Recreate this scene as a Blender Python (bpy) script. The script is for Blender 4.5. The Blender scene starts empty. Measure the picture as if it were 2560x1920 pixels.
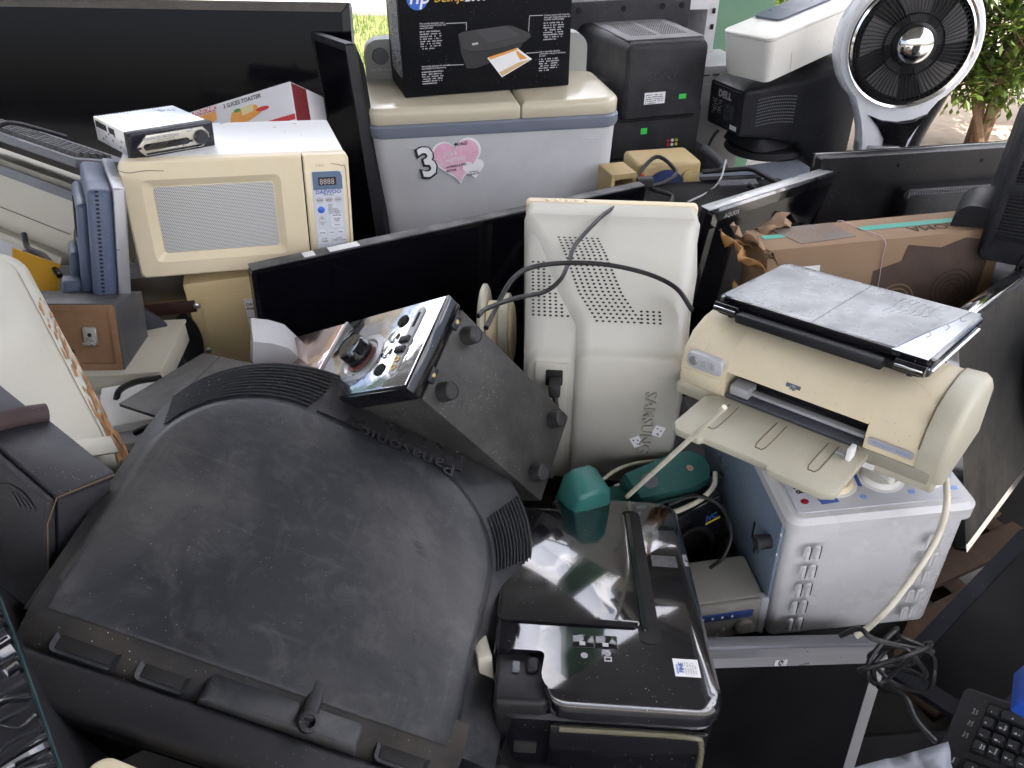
import bpy, bmesh, math, random
from mathutils import Vector as V, Matrix as MX, Euler
random.seed(7)
sc=bpy.context.scene
COL=sc.collection
rad=math.radians
# ---------------- camera ----------------
PITCH=rad(35); CAM=V((0,0,1.6)); FPX=1934.0
cd=bpy.data.cameras.new('camera'); cam=bpy.data.objects.new('camera',cd); COL.objects.link(cam)
cam.location=CAM; cam.rotation_euler=(math.pi/2-PITCH,0,0)
cd.sensor_width=36; cd.lens=36*FPX/2560; cd.clip_start=.02; cd.clip_end=400
sc.camera=cam
# ---------------- sky, sun, exposure ----------------
SUN_EL,SUN_AZ=rad(62),rad(-60)      # azimuth from +X towards +Y
w=bpy.data.worlds.new('World'); sc.world=w; w.use_nodes=True
nt=w.node_tree; nt.nodes.clear()
sky=nt.nodes.new('ShaderNodeTexSky'); sky.sky_type='NISHITA'; sky.sun_disc=False
sky.sun_elevation=SUN_EL; sky.sun_rotation=math.pi/2-SUN_AZ; sky.air_density=.75; sky.dust_density=6; sky.ozone_density=.3
bg=nt.nodes.new('ShaderNodeBackground'); bg.inputs[1].default_value=.15
ow=nt.nodes.new('ShaderNodeOutputWorld'); nt.links.new(sky.outputs[0],bg.inputs[0]); nt.links.new(bg.outputs[0],ow.inputs[0])
sl=bpy.data.lights.new('sun','SUN'); sl.energy=4.5; sl.angle=rad(.5); sl.color=(1,.95,.87)
so=bpy.data.objects.new('sun',sl); COL.objects.link(so)
sd=V((math.cos(SUN_EL)*math.cos(SUN_AZ),math.cos(SUN_EL)*math.sin(SUN_AZ),math.sin(SUN_EL)))
so.rotation_euler=(-sd).to_track_quat('-Z','Y').to_euler(); so.location=(3,6,9)
sc.view_settings.view_transform='Standard'; sc.view_settings.look='None'; sc.view_settings.gamma=1; sc.view_settings.use_curve_mapping=False
sc.view_settings.exposure=1.6
sc.cycles.max_bounces=8; sc.cycles.glossy_bounces=4; sc.cycles.diffuse_bounces=5
# ---------------- pixel helper: a pixel of the 2560x1920 photograph and a depth ----------------
FWD=V((0,math.cos(PITCH),-math.sin(PITCH))); UP=V((0,math.sin(PITCH),math.cos(PITCH))); RT=V((1,0,0))
def at(px,py,z): return CAM+z*(FWD+RT*((px-1280)/FPX)-UP*((py-960)/FPX))
def atz(px,py,h):
    d=FWD+RT*((px-1280)/FPX)-UP*((py-960)/FPX); return CAM+d*((h-CAM.z)/d.z)
def ME(loc,rot): return MX.Translation(V(loc))@Euler([rad(a) for a in rot],'XYZ').to_matrix().to_4x4()
def MF(o,x,zhint):
    x=V(x).normalized(); z=V(zhint); z=(z-x*z.dot(x)).normalized(); y=z.cross(x)
    m=MX((x,y,z)).transposed().to_4x4(); m.translation=V(o); return m
def MZ(o,z,xh):
    z=V(z).normalized(); x=V(xh); x=(x-z*x.dot(z)).normalized(); m=MX((x,z.cross(x),z)).transposed().to_4x4(); m.translation=V(o); return m
def adopt(o,t):
    for k in ('label','category','group'):
        if k in o: del o[k]
    o.parent=t; o.matrix_parent_inverse=t.matrix_world.inverted(); return o
def MP(tl,tr,bl,H=None):
    """frame of a panel from three corners: x right, z up, y away; origin bottom centre of the front. returns M,W,H"""
    W=(tr-tl).length; x=(tr-tl)/W; zz=tl-bl; zz=zz-x*zz.dot(x); h=H or zz.length; z=zz.normalized()
    o=(tl+tr)/2-z*h
    return MF(o,x,z),W,h
# ---------------- materials ----------------
MATS={}
def mat(name,col,rough=.45,metal=0.,dirt=.25,dcol=None,dscale=6.,speck=0.,bump=.05,bscale=220.,spec=.5,coat=0.,wear=None,trans=0.,scol=(.5,.5,.47),alpha=None,scratch=None,lay=None,rvar=1.):
    if name in MATS: return MATS[name]
    m=bpy.data.materials.new(name); m.use_nodes=True; n=m.node_tree; N=n.nodes; L=n.links
    p=N['Principled BSDF']; tc=N.new('ShaderNodeTexCoord')
    p.inputs['Metallic'].default_value=metal; p.inputs['Specular IOR Level'].default_value=spec; p.inputs['Coat Weight'].default_value=coat
    c0=tuple(col)+(1,); dc=tuple(dcol or [c*.55 for c in col])+(1,)
    def noise(scale,det=5,ro=.6,dist=0):
        q=N.new('ShaderNodeTexNoise'); q.inputs['Scale'].default_value=scale; q.inputs['Detail'].default_value=det; q.inputs['Roughness'].default_value=ro; q.inputs['Distortion'].default_value=dist
        L.new(tc.outputs['Object'],q.inputs['Vector']); return q.outputs['Fac']
    def ramp(src,a,b,v0=0,v1=1):
        q=N.new('ShaderNodeMapRange'); q.inputs[1].default_value=a; q.inputs[2].default_value=b; q.inputs[3].default_value=v0; q.inputs[4].default_value=v1
        L.new(src,q.inputs[0]); return q.outputs[0]
    def mix(f,a,b):
        q=N.new('ShaderNodeMix'); q.data_type='RGBA'; L.new(f,q.inputs[0])
        for s,i in ((a,6),(b,7)):
            if isinstance(s,tuple): q.inputs[i].default_value=s
            else: L.new(s,q.inputs[i])
        return q.outputs[2]
    cur=c0; n1=noise(dscale,6,.65,.3)
    if dirt>0: cur=mix(ramp(n1,.42,.78,0,dirt),cur,dc)
    if wear: cur=mix(ramp(noise(wear[1],8,.75,1.),wear[2],wear[2]+.06,0,wear[3]),cur,tuple(wear[0])+(1,))
    if lay: cur=mix(ramp(noise(lay[1],9,.72,.8),lay[2],lay[3],0,lay[4]),cur,tuple(lay[0])+(1,))
    if scratch:
        for vec in ((2.5,70,40),(60,3,40)):
            mp=N.new('ShaderNodeMapping'); mp.inputs['Scale'].default_value=vec; mp.inputs['Rotation'].default_value=(0,0,.5); L.new(tc.outputs['Object'],mp.inputs[0])
            q=N.new('ShaderNodeTexNoise'); q.inputs['Scale'].default_value=1; q.inputs['Detail'].default_value=4; L.new(mp.outputs[0],q.inputs['Vector'])
            cur=mix(ramp(q.outputs['Fac'],.66,.74,0,scratch[0]),cur,tuple(scratch[1])+(1,))
    if speck>0:
        vo=N.new('ShaderNodeTexVoronoi'); vo.inputs['Scale'].default_value=260; L.new(tc.outputs['Object'],vo.inputs['Vector'])
        sep=N.new('ShaderNodeSeparateColor'); L.new(vo.outputs['Color'],sep.inputs[0])
        a=ramp(vo.outputs['Distance'],.12,.2,1,0); b=ramp(sep.outputs[0],.9-.25*speck,.93-.25*speck,0,1)
        mm=N.new('ShaderNodeMath'); mm.operation='MULTIPLY'; L.new(a,mm.inputs[0]); L.new(b,mm.inputs[1])
        m2=N.new('ShaderNodeMath'); m2.operation='MULTIPLY'; L.new(mm.outputs[0],m2.inputs[0]); L.new(ramp(noise(9,4),.35,.65),m2.inputs[1])
        cur=mix(m2.outputs[0],cur,tuple(scol)+(1,))
    if isinstance(cur,tuple): p.inputs['Base Color'].default_value=cur
    else: L.new(cur,p.inputs['Base Color'])
    rr=ramp(noise(dscale*2.3,5),.3,.75,max(rough-.06*rvar,.02),min(rough+(.14+dirt*.12)*rvar,1)); L.new(rr,p.inputs['Roughness'])
    if bump>0:
        bn=N.new('ShaderNodeBump'); bn.inputs['Strength'].default_value=bump; bn.inputs['Distance'].default_value=.002
        L.new(noise(bscale,3),bn.inputs['Height']); L.new(bn.outputs[0],p.inputs['Normal'])
    if trans: p.inputs['Transmission Weight'].default_value=trans
    if alpha is not None: p.inputs['Alpha'].default_value=alpha
    MATS[name]=m; return m
def dotmat(name,base,hole,pitch,r,axes='XZ',rough=.4,hexa=True,rz=None):
    m=bpy.data.materials.new(name); m.use_nodes=True; n=m.node_tree; N=n.nodes; L=n.links; p=N['Principled BSDF']
    tc=N.new('ShaderNodeTexCoord'); s=N.new('ShaderNodeSeparateXYZ'); L.new(tc.outputs['Object'],s.inputs[0])
    def ma(op,a,b=None):
        q=N.new('ShaderNodeMath'); q.operation=op
        for i,x in enumerate((a,b)):
            if x is None: continue
            if isinstance(x,(int,float)): q.inputs[i].default_value=x
            else: L.new(x,q.inputs[i])
        return q.outputs[0]
    a=ma('MULTIPLY',s.outputs[axes[0]],1/pitch); b=ma('MULTIPLY',s.outputs[axes[1]],1/(pitch*(.866 if hexa else (rz or 1))))
    if hexa: a=ma('ADD',a,ma('MULTIPLY',ma('FLOOR',b),.5))
    fa=ma('SUBTRACT',ma('FRACT',a),.5); fb=ma('SUBTRACT',ma('FRACT',b),.5)
    d=ma('SQRT',ma('ADD',ma('MULTIPLY',fa,fa),ma('MULTIPLY',fb,fb)))
    q=N.new('ShaderNodeMapRange'); q.inputs[1].default_value=r-.06; q.inputs[2].default_value=r+.06; q.inputs[3].default_value=1; q.inputs[4].default_value=0; L.new(d,q.inputs[0])
    mx=N.new('ShaderNodeMix'); mx.data_type='RGBA'; L.new(q.outputs[0],mx.inputs[0]); mx.inputs[6].default_value=tuple(base)+(1,); mx.inputs[7].default_value=tuple(hole)+(1,)
    L.new(mx.outputs[2],p.inputs['Base Color']); p.inputs['Roughness'].default_value=rough
    return m
# ---------------- mesh helpers ----------------
def link(name,me,m,parent=None):
    o=bpy.data.objects.new(name,me); COL.objects.link(o)
    if m is not None and not me.materials: me.materials.append(m)
    if parent is not None: o.parent=parent
    return o
def smooth(me,ang=35):
    for p in me.polygons: p.use_smooth=True
    me.set_sharp_from_angle(angle=rad(ang))
def fin(name,bm,m,parent,sm=True,ang=35):
    bmesh.ops.recalc_face_normals(bm,faces=bm.faces)
    me=bpy.data.meshes.new(name); bm.to_mesh(me); bm.free()
    if sm: smooth(me,ang)
    return link(name,me,m,parent)
def thing(name,label,cat,M,group=None):
    o=bpy.data.objects.new(name,None); COL.objects.link(o); o.empty_display_size=.05
    o.matrix_world=M; o['label']=label; o['category']=cat
    if group: o['group']=group
    return o
def tag(o,label,cat,group=None):
    o['label']=label; o['category']=cat
    if group: o['group']=group
    return o
def box_bm(size,ctr,bev=0,seg=2,bm=None,rot=None):
    b=bmesh.new(); bmesh.ops.create_cube(b,size=1)
    bmesh.ops.scale(b,vec=V(size),verts=b.verts)
    if bev>0: bmesh.ops.bevel(b,geom=list(b.edges),offset=min(bev,min(size)*.49),segments=seg,affect='EDGES',profile=.5)
    if rot is not None: bmesh.ops.transform(b,matrix=rot,verts=b.verts)
    bmesh.ops.translate(b,vec=V(ctr),verts=b.verts)
    if bm is None: return b
    me=bpy.data.meshes.new('t'); b.to_mesh(me); b.free(); bm.from_mesh(me); bpy.data.meshes.remove(me); return bm
def box(name,size,ctr,m,parent=None,bev=.004,seg=2,rot=None):
    return fin(name,box_bm(size,ctr,bev,seg,rot=rot),m,parent)
def boxes(name,lst,m,parent=None,bev=0.):
    b=bmesh.new()
    for s,c in lst: box_bm(s,c,bev,1,bm=b)
    return fin(name,b,m,parent)
def rrect(w,h,r,n=5,cx=0,cy=0):
    """rounded rectangle outline CCW; r: number or 4 radii (BR,TR,TL,BL)"""
    rs=[r]*4 if isinstance(r,(int,float)) else r
    pts=[]
    for (sx,sy,a0),rr in zip(((1,-1,-90),(1,1,0),(-1,1,90),(-1,-1,180)),rs):
        rr=max(rr,1e-4)
        for i in range(n+1):
            a=rad(a0+90*i/n); pts.append((cx+sx*(w/2-rr)+rr*math.cos(a),cy+sy*(h/2-rr)+rr*math.sin(a)))
    return pts
def ellipse(rx,rz,n=28,cx=0,cy=0,a0=0): return [(cx+rx*math.cos(2*math.pi*i/n+a0),cy+rz*math.sin(2*math.pi*i/n+a0)) for i in range(n)]
PL={'XZ':lambda a,b,d:V((a,d,b)),'XY':lambda a,b,d:V((a,b,d)),'YZ':lambda a,b,d:V((d,a,b))}
def loft(name,rings,m,parent=None,caps=(True,True),ang=35,bm=None,done=True):
    b=bm or bmesh.new(); rv=[[b.verts.new(V(p)) for p in r] for r in rings]; n=len(rings[0])
    for a,c in zip(rv,rv[1:]):
        for i in range(n): b.faces.new((a[i],a[(i+1)%n],c[(i+1)%n],c[i]))
    if caps[0]: b.faces.new(rv[0][::-1])
    if caps[1]: b.faces.new(rv[-1])
    if not done: return b
    return fin(name,b,m,parent,True,ang)
def prism(name,poly,d0,d1,m,parent=None,plane='XZ',bev=0.,ang=35):
    f=PL[plane]
    b=loft('',[[f(x,y,d0) for x,y in poly],[f(x,y,d1) for x,y in poly]],None,done=False)
    if bev>0:
        bmesh.ops.recalc_face_normals(b,faces=b.faces)
        es=[e for e in b.edges if len(e.link_faces)==2 and e.calc_face_angle(0)>rad(50)]
        bmesh.ops.bevel(b,geom=es,offset=bev,segments=2,affect='EDGES',profile=.5)
    return fin(name,b,m,parent,True,ang)
def ringframe(name,outer,inner,d0,d1,di,m,parent=None,plane='XZ'):
    """frame: outer outline at d0 (front), inner at di (recess), outer back at d1"""
    f=PL[plane]
    return loft(name,[[f(x,y,d1) for x,y in outer],[f(x,y,d0) for x,y in outer],[f(x,y,di) for x,y in inner],[f(x,y,d1) for x,y in inner]],m,parent,(False,False))
def tube_bm(pts,r,n=8,sub=6,bm=None,caps=True):
    P=[V(p) for p in pts]; Q=[]
    if sub>1 and len(P)>2:
        E=[2*P[0]-P[1]]+P+[2*P[-1]-P[-2]]
        for i in range(1,len(E)-2):
            a,b_,c,d=E[i-1:i+3]
            for k in range(sub):
                t=k/sub; Q.append(.5*((2*b_)+(c-a)*t+(2*a-5*b_+4*c-d)*t*t+(3*b_-a-3*c+d)*t**3))
        Q.append(P[-1])
    else: Q=P
    b=bm or bmesh.new(); prev=None; nrm=None; first=None
    for i,q in enumerate(Q):
        t=(Q[min(i+1,len(Q)-1)]-Q[max(i-1,0)]).normalized()
        if nrm is None: nrm=t.orthogonal().normalized()
        nrm=(nrm-t*nrm.dot(t)).normalized(); bi=t.cross(nrm)
        rr=r(i/max(1,len(Q)-1)) if callable(r) else r
        ring=[b.verts.new(q+nrm*rr*math.cos(2*math.pi*k/n)+bi*rr*math.sin(2*math.pi*k/n)) for k in range(n)]
        if prev:
            for k in range(n): b.faces.new((prev[k],prev[(k+1)%n],ring[(k+1)%n],ring[k]))
        else: first=ring
        prev=ring
    if caps: b.faces.new(first[::-1]); b.faces.new(prev)
    return b
def tube(name,pts,r,m,parent=None,n=8,sub=6): return fin(name,tube_bm(pts,r,n,sub),m,parent,True,50)
def lathe(name,prof,m,parent=None,M=None,n=32,ang=30,scale=(1,1)):
    """prof: (r,h) about local z, transformed by M"""
    M=M or MX(); rings=[[M@V((r*math.cos(2*math.pi*i/n)*scale[0],r*math.sin(2*math.pi*i/n)*scale[1],h)) for i in range(n)] for r,h in prof]
    return loft(name,rings,m,parent,(True,True),ang)
def axm(pos,nrm,xh=(1,0,0)):
    """matrix: local z along nrm, x near xh"""
    z=V(nrm).normalized(); x=V(xh); x=x-z*x.dot(z)
    if x.length<1e-4: x=z.orthogonal()
    x.normalize(); m=MX((x,z.cross(x),z)).transposed().to_4x4(); m.translation=V(pos); return m
def cyl(name,r,h,pos,nrm,m,parent=None,n=24,bev=.0015,r2=None):
    r2=r if r2 is None else r2; bv=min(bev,h*.4,r2*.4)
    return lathe(name,[(r,0),(r2,h-bv),(r2-bv,h)],m,parent,axm(pos,nrm),n)
def decal(name,poly,M,m,parent=None,th=.0006):
    """flat printed piece: polygon in M's xy plane, raised by th along M's z"""
    return loft(name,[[M@V((x,y,0)) for x,y in poly],[M@V((x,y,th)) for x,y in poly]],m,parent)
def rect(x0,y0,x1,y1): return [(x0,y0),(x1,y0),(x1,y1),(x0,y1)]
def text(s,size,M,m,parent=None,name='lettering',th=.0004,align='LEFT',sx=1.,bold=0.,shear=0.,sp=1.):
    cu=bpy.data.curves.new('t','FONT'); cu.body=s; cu.size=size; cu.align_x=align; cu.resolution_u=2; cu.extrude=th/2; cu.offset=bold*size*.02; cu.shear=shear; cu.space_character=sp
    o=bpy.data.objects.new('t',cu); me=bpy.data.meshes.new_from_object(o); bpy.data.objects.remove(o); bpy.data.curves.remove(cu)
    me.transform(M@MX.Translation((0,0,th/2))@MX.Diagonal((sx,1,1,1))); me.name=name
    me.materials.clear(); return link(name,me,m,parent)
def fineprint(name,x,y,w,lines,lh,M,m,parent=None,seed=0,fill=.8,ch=.55):
    """rows of tiny marks standing for print too small to read"""
    r=random.Random(seed); b=bmesh.new()
    for i in range(lines):
        xx=x; end=x+w*(1 if i<lines-1 else r.uniform(.3,.8))*r.uniform(.9,1)
        while xx<end:
            ww=lh*r.uniform(.25,.6); 
            if r.random()<fill:
                hh=lh*ch*r.uniform(.7,1); y0=y-i*lh
                vs=[b.verts.new(M@V((a,c,.0004))) for a,c in rect(xx,y0,min(xx+ww,end),y0+hh)]; b.faces.new(vs)
            xx+=ww+lh*r.uniform(.08,.25)
    me=bpy.data.meshes.new(name); b.to_mesh(me); b.free(); o=link(name,me,m,parent); o['kind']='stuff'; return o
def dots(name,cs,r,M,m,parent=None,n=6,th=-.0004):
    b=bmesh.new()
    for x,y in cs:
        vs=[b.verts.new(M@V((x+r*math.cos(2*math.pi*i/n),y+r*math.sin(2*math.pi*i/n),th))) for i in range(n)]; b.faces.new(vs)
    me=bpy.data.meshes.new(name); b.to_mesh(me); b.free(); o=link(name,me,m,parent); o['kind']='stuff'; return o
def FR(pos,xd,yd):
    """surface frame: origin, x direction, y(up) direction"""
    x=V(xd).normalized(); y=V(yd); y=(y-x*y.dot(x)).normalized(); m=MX((x,y,x.cross(y))).transposed().to_4x4(); m.translation=V(pos); return m
def front(y=0): return FR((0,y,0),(1,0,0),(0,0,1))     # looks along -y: x right, y up
# ---------------- palette ----------------
CREAM=mat('cream_plastic',(.78,.68,.475),.38,dirt=.4,dcol=(.60,.47,.27),dscale=3,speck=.06,lay=((.5,.40,.24),30,.6,.8,.3))
CREAM2=mat('aged_cream_plastic',(.75,.66,.47),.42,dirt=.5,dcol=(.60,.48,.27),dscale=4,speck=.2,scol=(.25,.2,.12),lay=((.36,.30,.19),26,.58,.78,.4))
STONE=mat('grey_beige_plastic',(.47,.45,.35),.45,dirt=.35,dcol=(.3,.27,.19),speck=.2,scol=(.2,.17,.12))
BEIGE=mat('pale_beige_plastic',(.44,.42,.345),.42,dirt=.3,dcol=(.42,.38,.28),dscale=4,speck=.15,scol=(.2,.17,.12))
WHITE=mat('white_enamel',(.78,.78,.78),.3,dirt=.2,dcol=(.55,.54,.5),speck=.08,scol=(.3,.28,.25))
PAPER=mat('white_print',(.8,.8,.8),.6,dirt=.1,bump=0)
INK=mat('black_print',(.012,.012,.015),.6,dirt=0,bump=0)
INKW=mat('pale_print',(.62,.63,.66),.6,dirt=0,bump=0)
GOLDI=mat('gold_print',(.7,.5,.2),.5,dirt=0,bump=0)
BLUEI=mat('blue_print',(.05,.11,.38),.5,dirt=0,bump=0)
LBLUEI=mat('light_blue_print',(.25,.38,.7),.5,dirt=0,bump=0)
GREYI=mat('grey_print',(.45,.45,.46),.5,dirt=0,bump=0)
REDI=mat('red_print',(.55,.03,.03),.5,dirt=.1,bump=0)
ORANGEI=mat('orange_print',(.75,.33,.06),.5,dirt=.3,dcol=(.5,.15,.03),dscale=60,bump=0)
GREENI=mat('green_print',(.05,.6,.08),.5,dirt=0,bump=0)
BLACK=mat('black_plastic',(.010,.0105,.013),.42,dirt=.5,dcol=(.028,.027,.026),speck=.06,scol=(.14,.135,.13),spec=.3)
DUSTY=mat('dusty_black_plastic',(.013,.015,.019),.44,dirt=1.,dcol=(.075,.071,.067),dscale=3.2,speck=.04,scol=(.2,.19,.18),bump=.15,spec=.4,lay=((.10,.095,.09),19,.5,.75,.38),wear=((.006,.006,.008),5.5,.575,.8),scratch=(.16,(.10,.098,.095)))
GLOSS=mat('gloss_black',(.006,.006,.008),.04,dirt=.2,dcol=(.03,.03,.032),dscale=9,speck=.02,bump=0,coat=.3)
SCREEN=mat('dark_screen',(.003,.003,.005),.07,spec=.22,dirt=.15,dcol=(.007,.007,.009),dscale=5,speck=0,bump=0,rvar=.15)
MATTE=mat('matte_screen',(.003,.003,.004),.35,dirt=.2,dcol=(.006,.006,.007),bump=0,spec=.15)
SILVER=mat('silver_plastic',(.36,.365,.375),.3,metal=.5,dirt=.2,dcol=(.3,.29,.27))
STEEL=mat('galvanised_steel',(.6,.61,.62),.28,metal=.9,dirt=.3,dcol=(.4,.4,.39),dscale=12)
CHROME=mat('chrome',(.8,.8,.8),.05,metal=1,dirt=.1,bump=0)
RUBBER=mat('black_rubber',(.014,.014,.015),.6,dirt=.5,dcol=(.04,.038,.036),speck=.3)
CABLE=mat('black_cable',(.009,.009,.010),.38,spec=.35,dirt=.5,dcol=(.035,.032,.03),dscale=45)
WCABLE=mat('cream_cable',(.66,.62,.5),.4,dirt=.4,dcol=(.42,.37,.26),dscale=30)
HOLE=mat('dark_hole',(.006,.006,.006),.8,dirt=0,bump=0)
GREY=mat('mid_grey_plastic',(.15,.155,.17),.45,dirt=.3,speck=.2)
LGREY=mat('light_grey_plastic',(.42,.42,.43),.4,dirt=.3,speck=.15,scol=(.2,.2,.18))
# ---------------- flat television ----------------
def flat_tv(name,label,M,W,H,D=.05,bez=.03,mb=None,ms=None,mk=None,back=True,bulge=.05,cat='television'):
    mb=mb or GLOSS; ms=ms or SCREEN; mk=mk or BLACK
    t=thing(name,label,cat,M)
    o=rrect(W,H,.008,3,0,H/2); i=rrect(W-2*bez,H-2*bez,.004,3,0,H/2)
    ringframe('bezel',o,i,0,.022,.003,mb,t)
    prism('screen',i,.004,.012,ms,t)
    rings=[[V((x,.012,z)) for x,z in rrect(W-.004,H-.004,.012,4,0,H/2)],[V((x,D*.6,z)) for x,z in rrect(W-.006,H-.006,.014,4,0,H/2)],[V((x,D,z)) for x,z in rrect(W*.9,H*.86,.03,4,0,H/2)]]
    loft('back_shell',rings,mk,t)
    if bulge>0:
        rings=[[V((x,D-.005,z)) for x,z in rrect(W*.6,H*.5,.02,4,0,H*.38)],[V((x,D+bulge*.8,z)) for x,z in rrect(W*.58,H*.46,.02,4,0,H*.38)],[V((x,D+bulge,z)) for x,z in rrect(W*.55,H*.42,.02,4,0,H*.38)]]
        loft('rear_housing',rings,mk,t)
    return t
# ================= setting =================
def struct(o,k='structure'): o['kind']=k; return o
def sheet(name,x0,y0,x1,y1,z,m,n=1,amp=0,fade=None):
    b=bmesh.new(); g=[[b.verts.new((x0+(x1-x0)*i/n,y0+(y1-y0)*j/n,z+(random.uniform(-amp,amp)))) for i in range(n+1)] for j in range(n+1)]
    for j in range(n):
        for i in range(n): b.faces.new((g[j][i],g[j][i+1],g[j+1][i+1],g[j+1][i]))
    return struct(fin(name,b,m,None))
CONC=mat('concrete_floor',(.19,.18,.165),.85,dirt=.6,dcol=(.10,.095,.09),dscale=1.3,bump=.3,bscale=60)
PAVE=mat('sunny_pavement',(.36,.35,.325),.85,dirt=.4,dcol=(.33,.32,.3),dscale=1.2,bump=.2,bscale=40)
SOIL=mat('sandy_soil',(.36,.29,.22),.95,dirt=.8,dcol=(.20,.15,.10),dscale=9,bump=.9,bscale=45)
TURF=mat('lawn_turf',(.10,.12,.03),.9,dirt=.7,dcol=(.20,.17,.06),dscale=7,bump=.8,bscale=80)
sheet('ground',-120,-120,120,120,0,CONC)
sheet('lawn',-14,6.0,1.6,9.36,.02,TURF,34,.015)
sheet('pavement',-14,9.6,14,30,.10,PAVE)
sheet('soil_bed',1.62,4.45,12,9.3,.03,SOIL,50,.02)
struct(box('kerb',(15.6,.22,.16),(-6.2,9.48,.08),PAVE,None,.015))
# drain grate in the pavement
g=thing('drain_grate','dark slotted drain grate in the sunny pavement beyond the lawn','drain',MX.Translation((-1.95,10.25,.104)))
box('grate_frame',(.75,.42,.006),(0,0,.003),GREY,g,.001)
for i in range(9): box('slat',(.68,.02,.008),(0,-.16+i*.04,.009),HOLE,g,.001)
# grass blades
GR=mat('grass_blade',(.085,.14,.025),.6,dirt=.6,dcol=(.26,.24,.08),dscale=3,bump=0)
b=bmesh.new(); r=random.Random(3)
for i in range(7500):
    x=r.uniform(-3.4,1.5); y=r.uniform(6.0,9.3); a=r.uniform(0,6.28); h=r.uniform(.03,.09); wv=.006; lx=r.uniform(-.03,.03); ly=r.uniform(-.03,.03)
    b.faces.new([b.verts.new(p) for p in ((x-wv*math.cos(a),y-wv*math.sin(a),.02),(x+wv*math.cos(a),y+wv*math.sin(a),.02),(x+lx,y+ly,.02+h))])
o=fin('grass',b,GR,None,False); o['kind']='stuff'; tag(o,'short sunlit grass growing on the lawn behind the washing machine','grass')
# roof that shades the pile, on green columns
ROOFM=mat('roof_underside',(.12,.125,.13),.7,dirt=.4,dcol=(.18,.17,.16),dscale=2)
GREENP=mat('green_painted_concrete',(.125,.25,.165),.6,dirt=.5,dcol=(.20,.30,.21),dscale=4,bump=.25,bscale=60,wear=((.05,.10,.07),9,.66,.6))
RY1=4.2; RZ=3.9
box('roof',(10.3,8.2,.12),(-2.25,RY1-4.1,RZ+.06),ROOFM,None,.01)['kind']='structure'
for i in range(4): struct(box('roof_beam',(.12,8.0,.18),(-6.9+i*3.0,RY1-4.1,RZ-.1),GREY,None,.006))
for i,(x,y,l) in enumerate(((.98,4.08,'green painted concrete column behind the dark television back and white printer'),(-6.0,4.0,'green painted column holding the far end of the roof'),)):
    c=thing('column',l,'column',MX.Translation((x,y,0)))
    box('shaft',(.46,.34,RZ-.2),(0,0,(RZ-.2)/2),GREENP,c,.015)
    box('base_plinth',(.56,.44,.2),(0,0,.1),CONC,c,.01)
# hedge shrubs
BARK=mat('shrub_bark',(.16,.10,.06),.9,dirt=.6,dcol=(.08,.05,.03),dscale=30,bump=.6,bscale=90)
def leafmat(name,c1,c2,tr):
    m=bpy.data.materials.new(name); m.use_nodes=True; n=m.node_tree; N=n.nodes; L=n.links; p=N['Principled BSDF']; p.inputs['Roughness'].default_value=.38
    gi=N.new('ShaderNodeNewGeometry'); cr=N.new('ShaderNodeValToRGB'); L.new(gi.outputs['Random Per Island'],cr.inputs[0])
    cr.color_ramp.elements[0].color=c1+(1,); cr.color_ramp.elements[1].color=c2+(1,)
    L.new(cr.outputs[0],p.inputs['Base Color'])
    t=N.new('ShaderNodeBsdfTranslucent'); hs=N.new('ShaderNodeHueSaturation'); hs.inputs['Value'].default_value=1.5; hs.inputs['Hue'].default_value=.47; L.new(cr.outputs[0],hs.inputs['Color']); L.new(hs.outputs[0],t.inputs[0])
    ms=N.new('ShaderNodeMixShader'); ms.inputs[0].default_value=tr; L.new(p.outputs[0],ms.inputs[1]); L.new(t.outputs[0],ms.inputs[2]); L.new(ms.outputs[0],N['Material Output'].inputs[0]); return m
LEAF=leafmat('shrub_leaf',(.035,.075,.012),(.11,.17,.03),.4)
def leaf(b,p,d,n,l,wd):
    d=d.normalized(); s=d.cross(n).normalized(); n=s.cross(d)
    m=p+d*l*.5; v=[b.verts.new(q) for q in (p,m+s*wd*.5-n*wd*.12,p+d*l,m-s*wd*.5-n*wd*.12,p+d*l*.25,p+d*l*.75)]
    b.faces.new((v[0],v[1],v[2])); b.faces.new((v[0],v[2],v[3]))
    for q in v[4:]: b.verts.remove(q)
def foliage(name,clumps,per,l,parent,r,m):
    b=bmesh.new()
    for c,R_ in clumps:
        for k in range(per):
            d=V((r.gauss(0,1),r.gauss(0,1),r.gauss(0,.8))).normalized()
            p=c+d*R_*(r.random()**.5)
            dd=(d+V((r.uniform(-.7,.7),r.uniform(-.7,.7),r.uniform(-.5,.6)))); nn=V((r.uniform(-.5,.5),r.uniform(-.5,.5),1))
            ll=l*r.uniform(.6,1.25); leaf(b,p,dd,nn,ll,ll*.45)
    me=bpy.data.meshes.new(name); b.to_mesh(me); b.free(); o=link(name,me,m,parent); o['kind']='stuff'; return o
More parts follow.
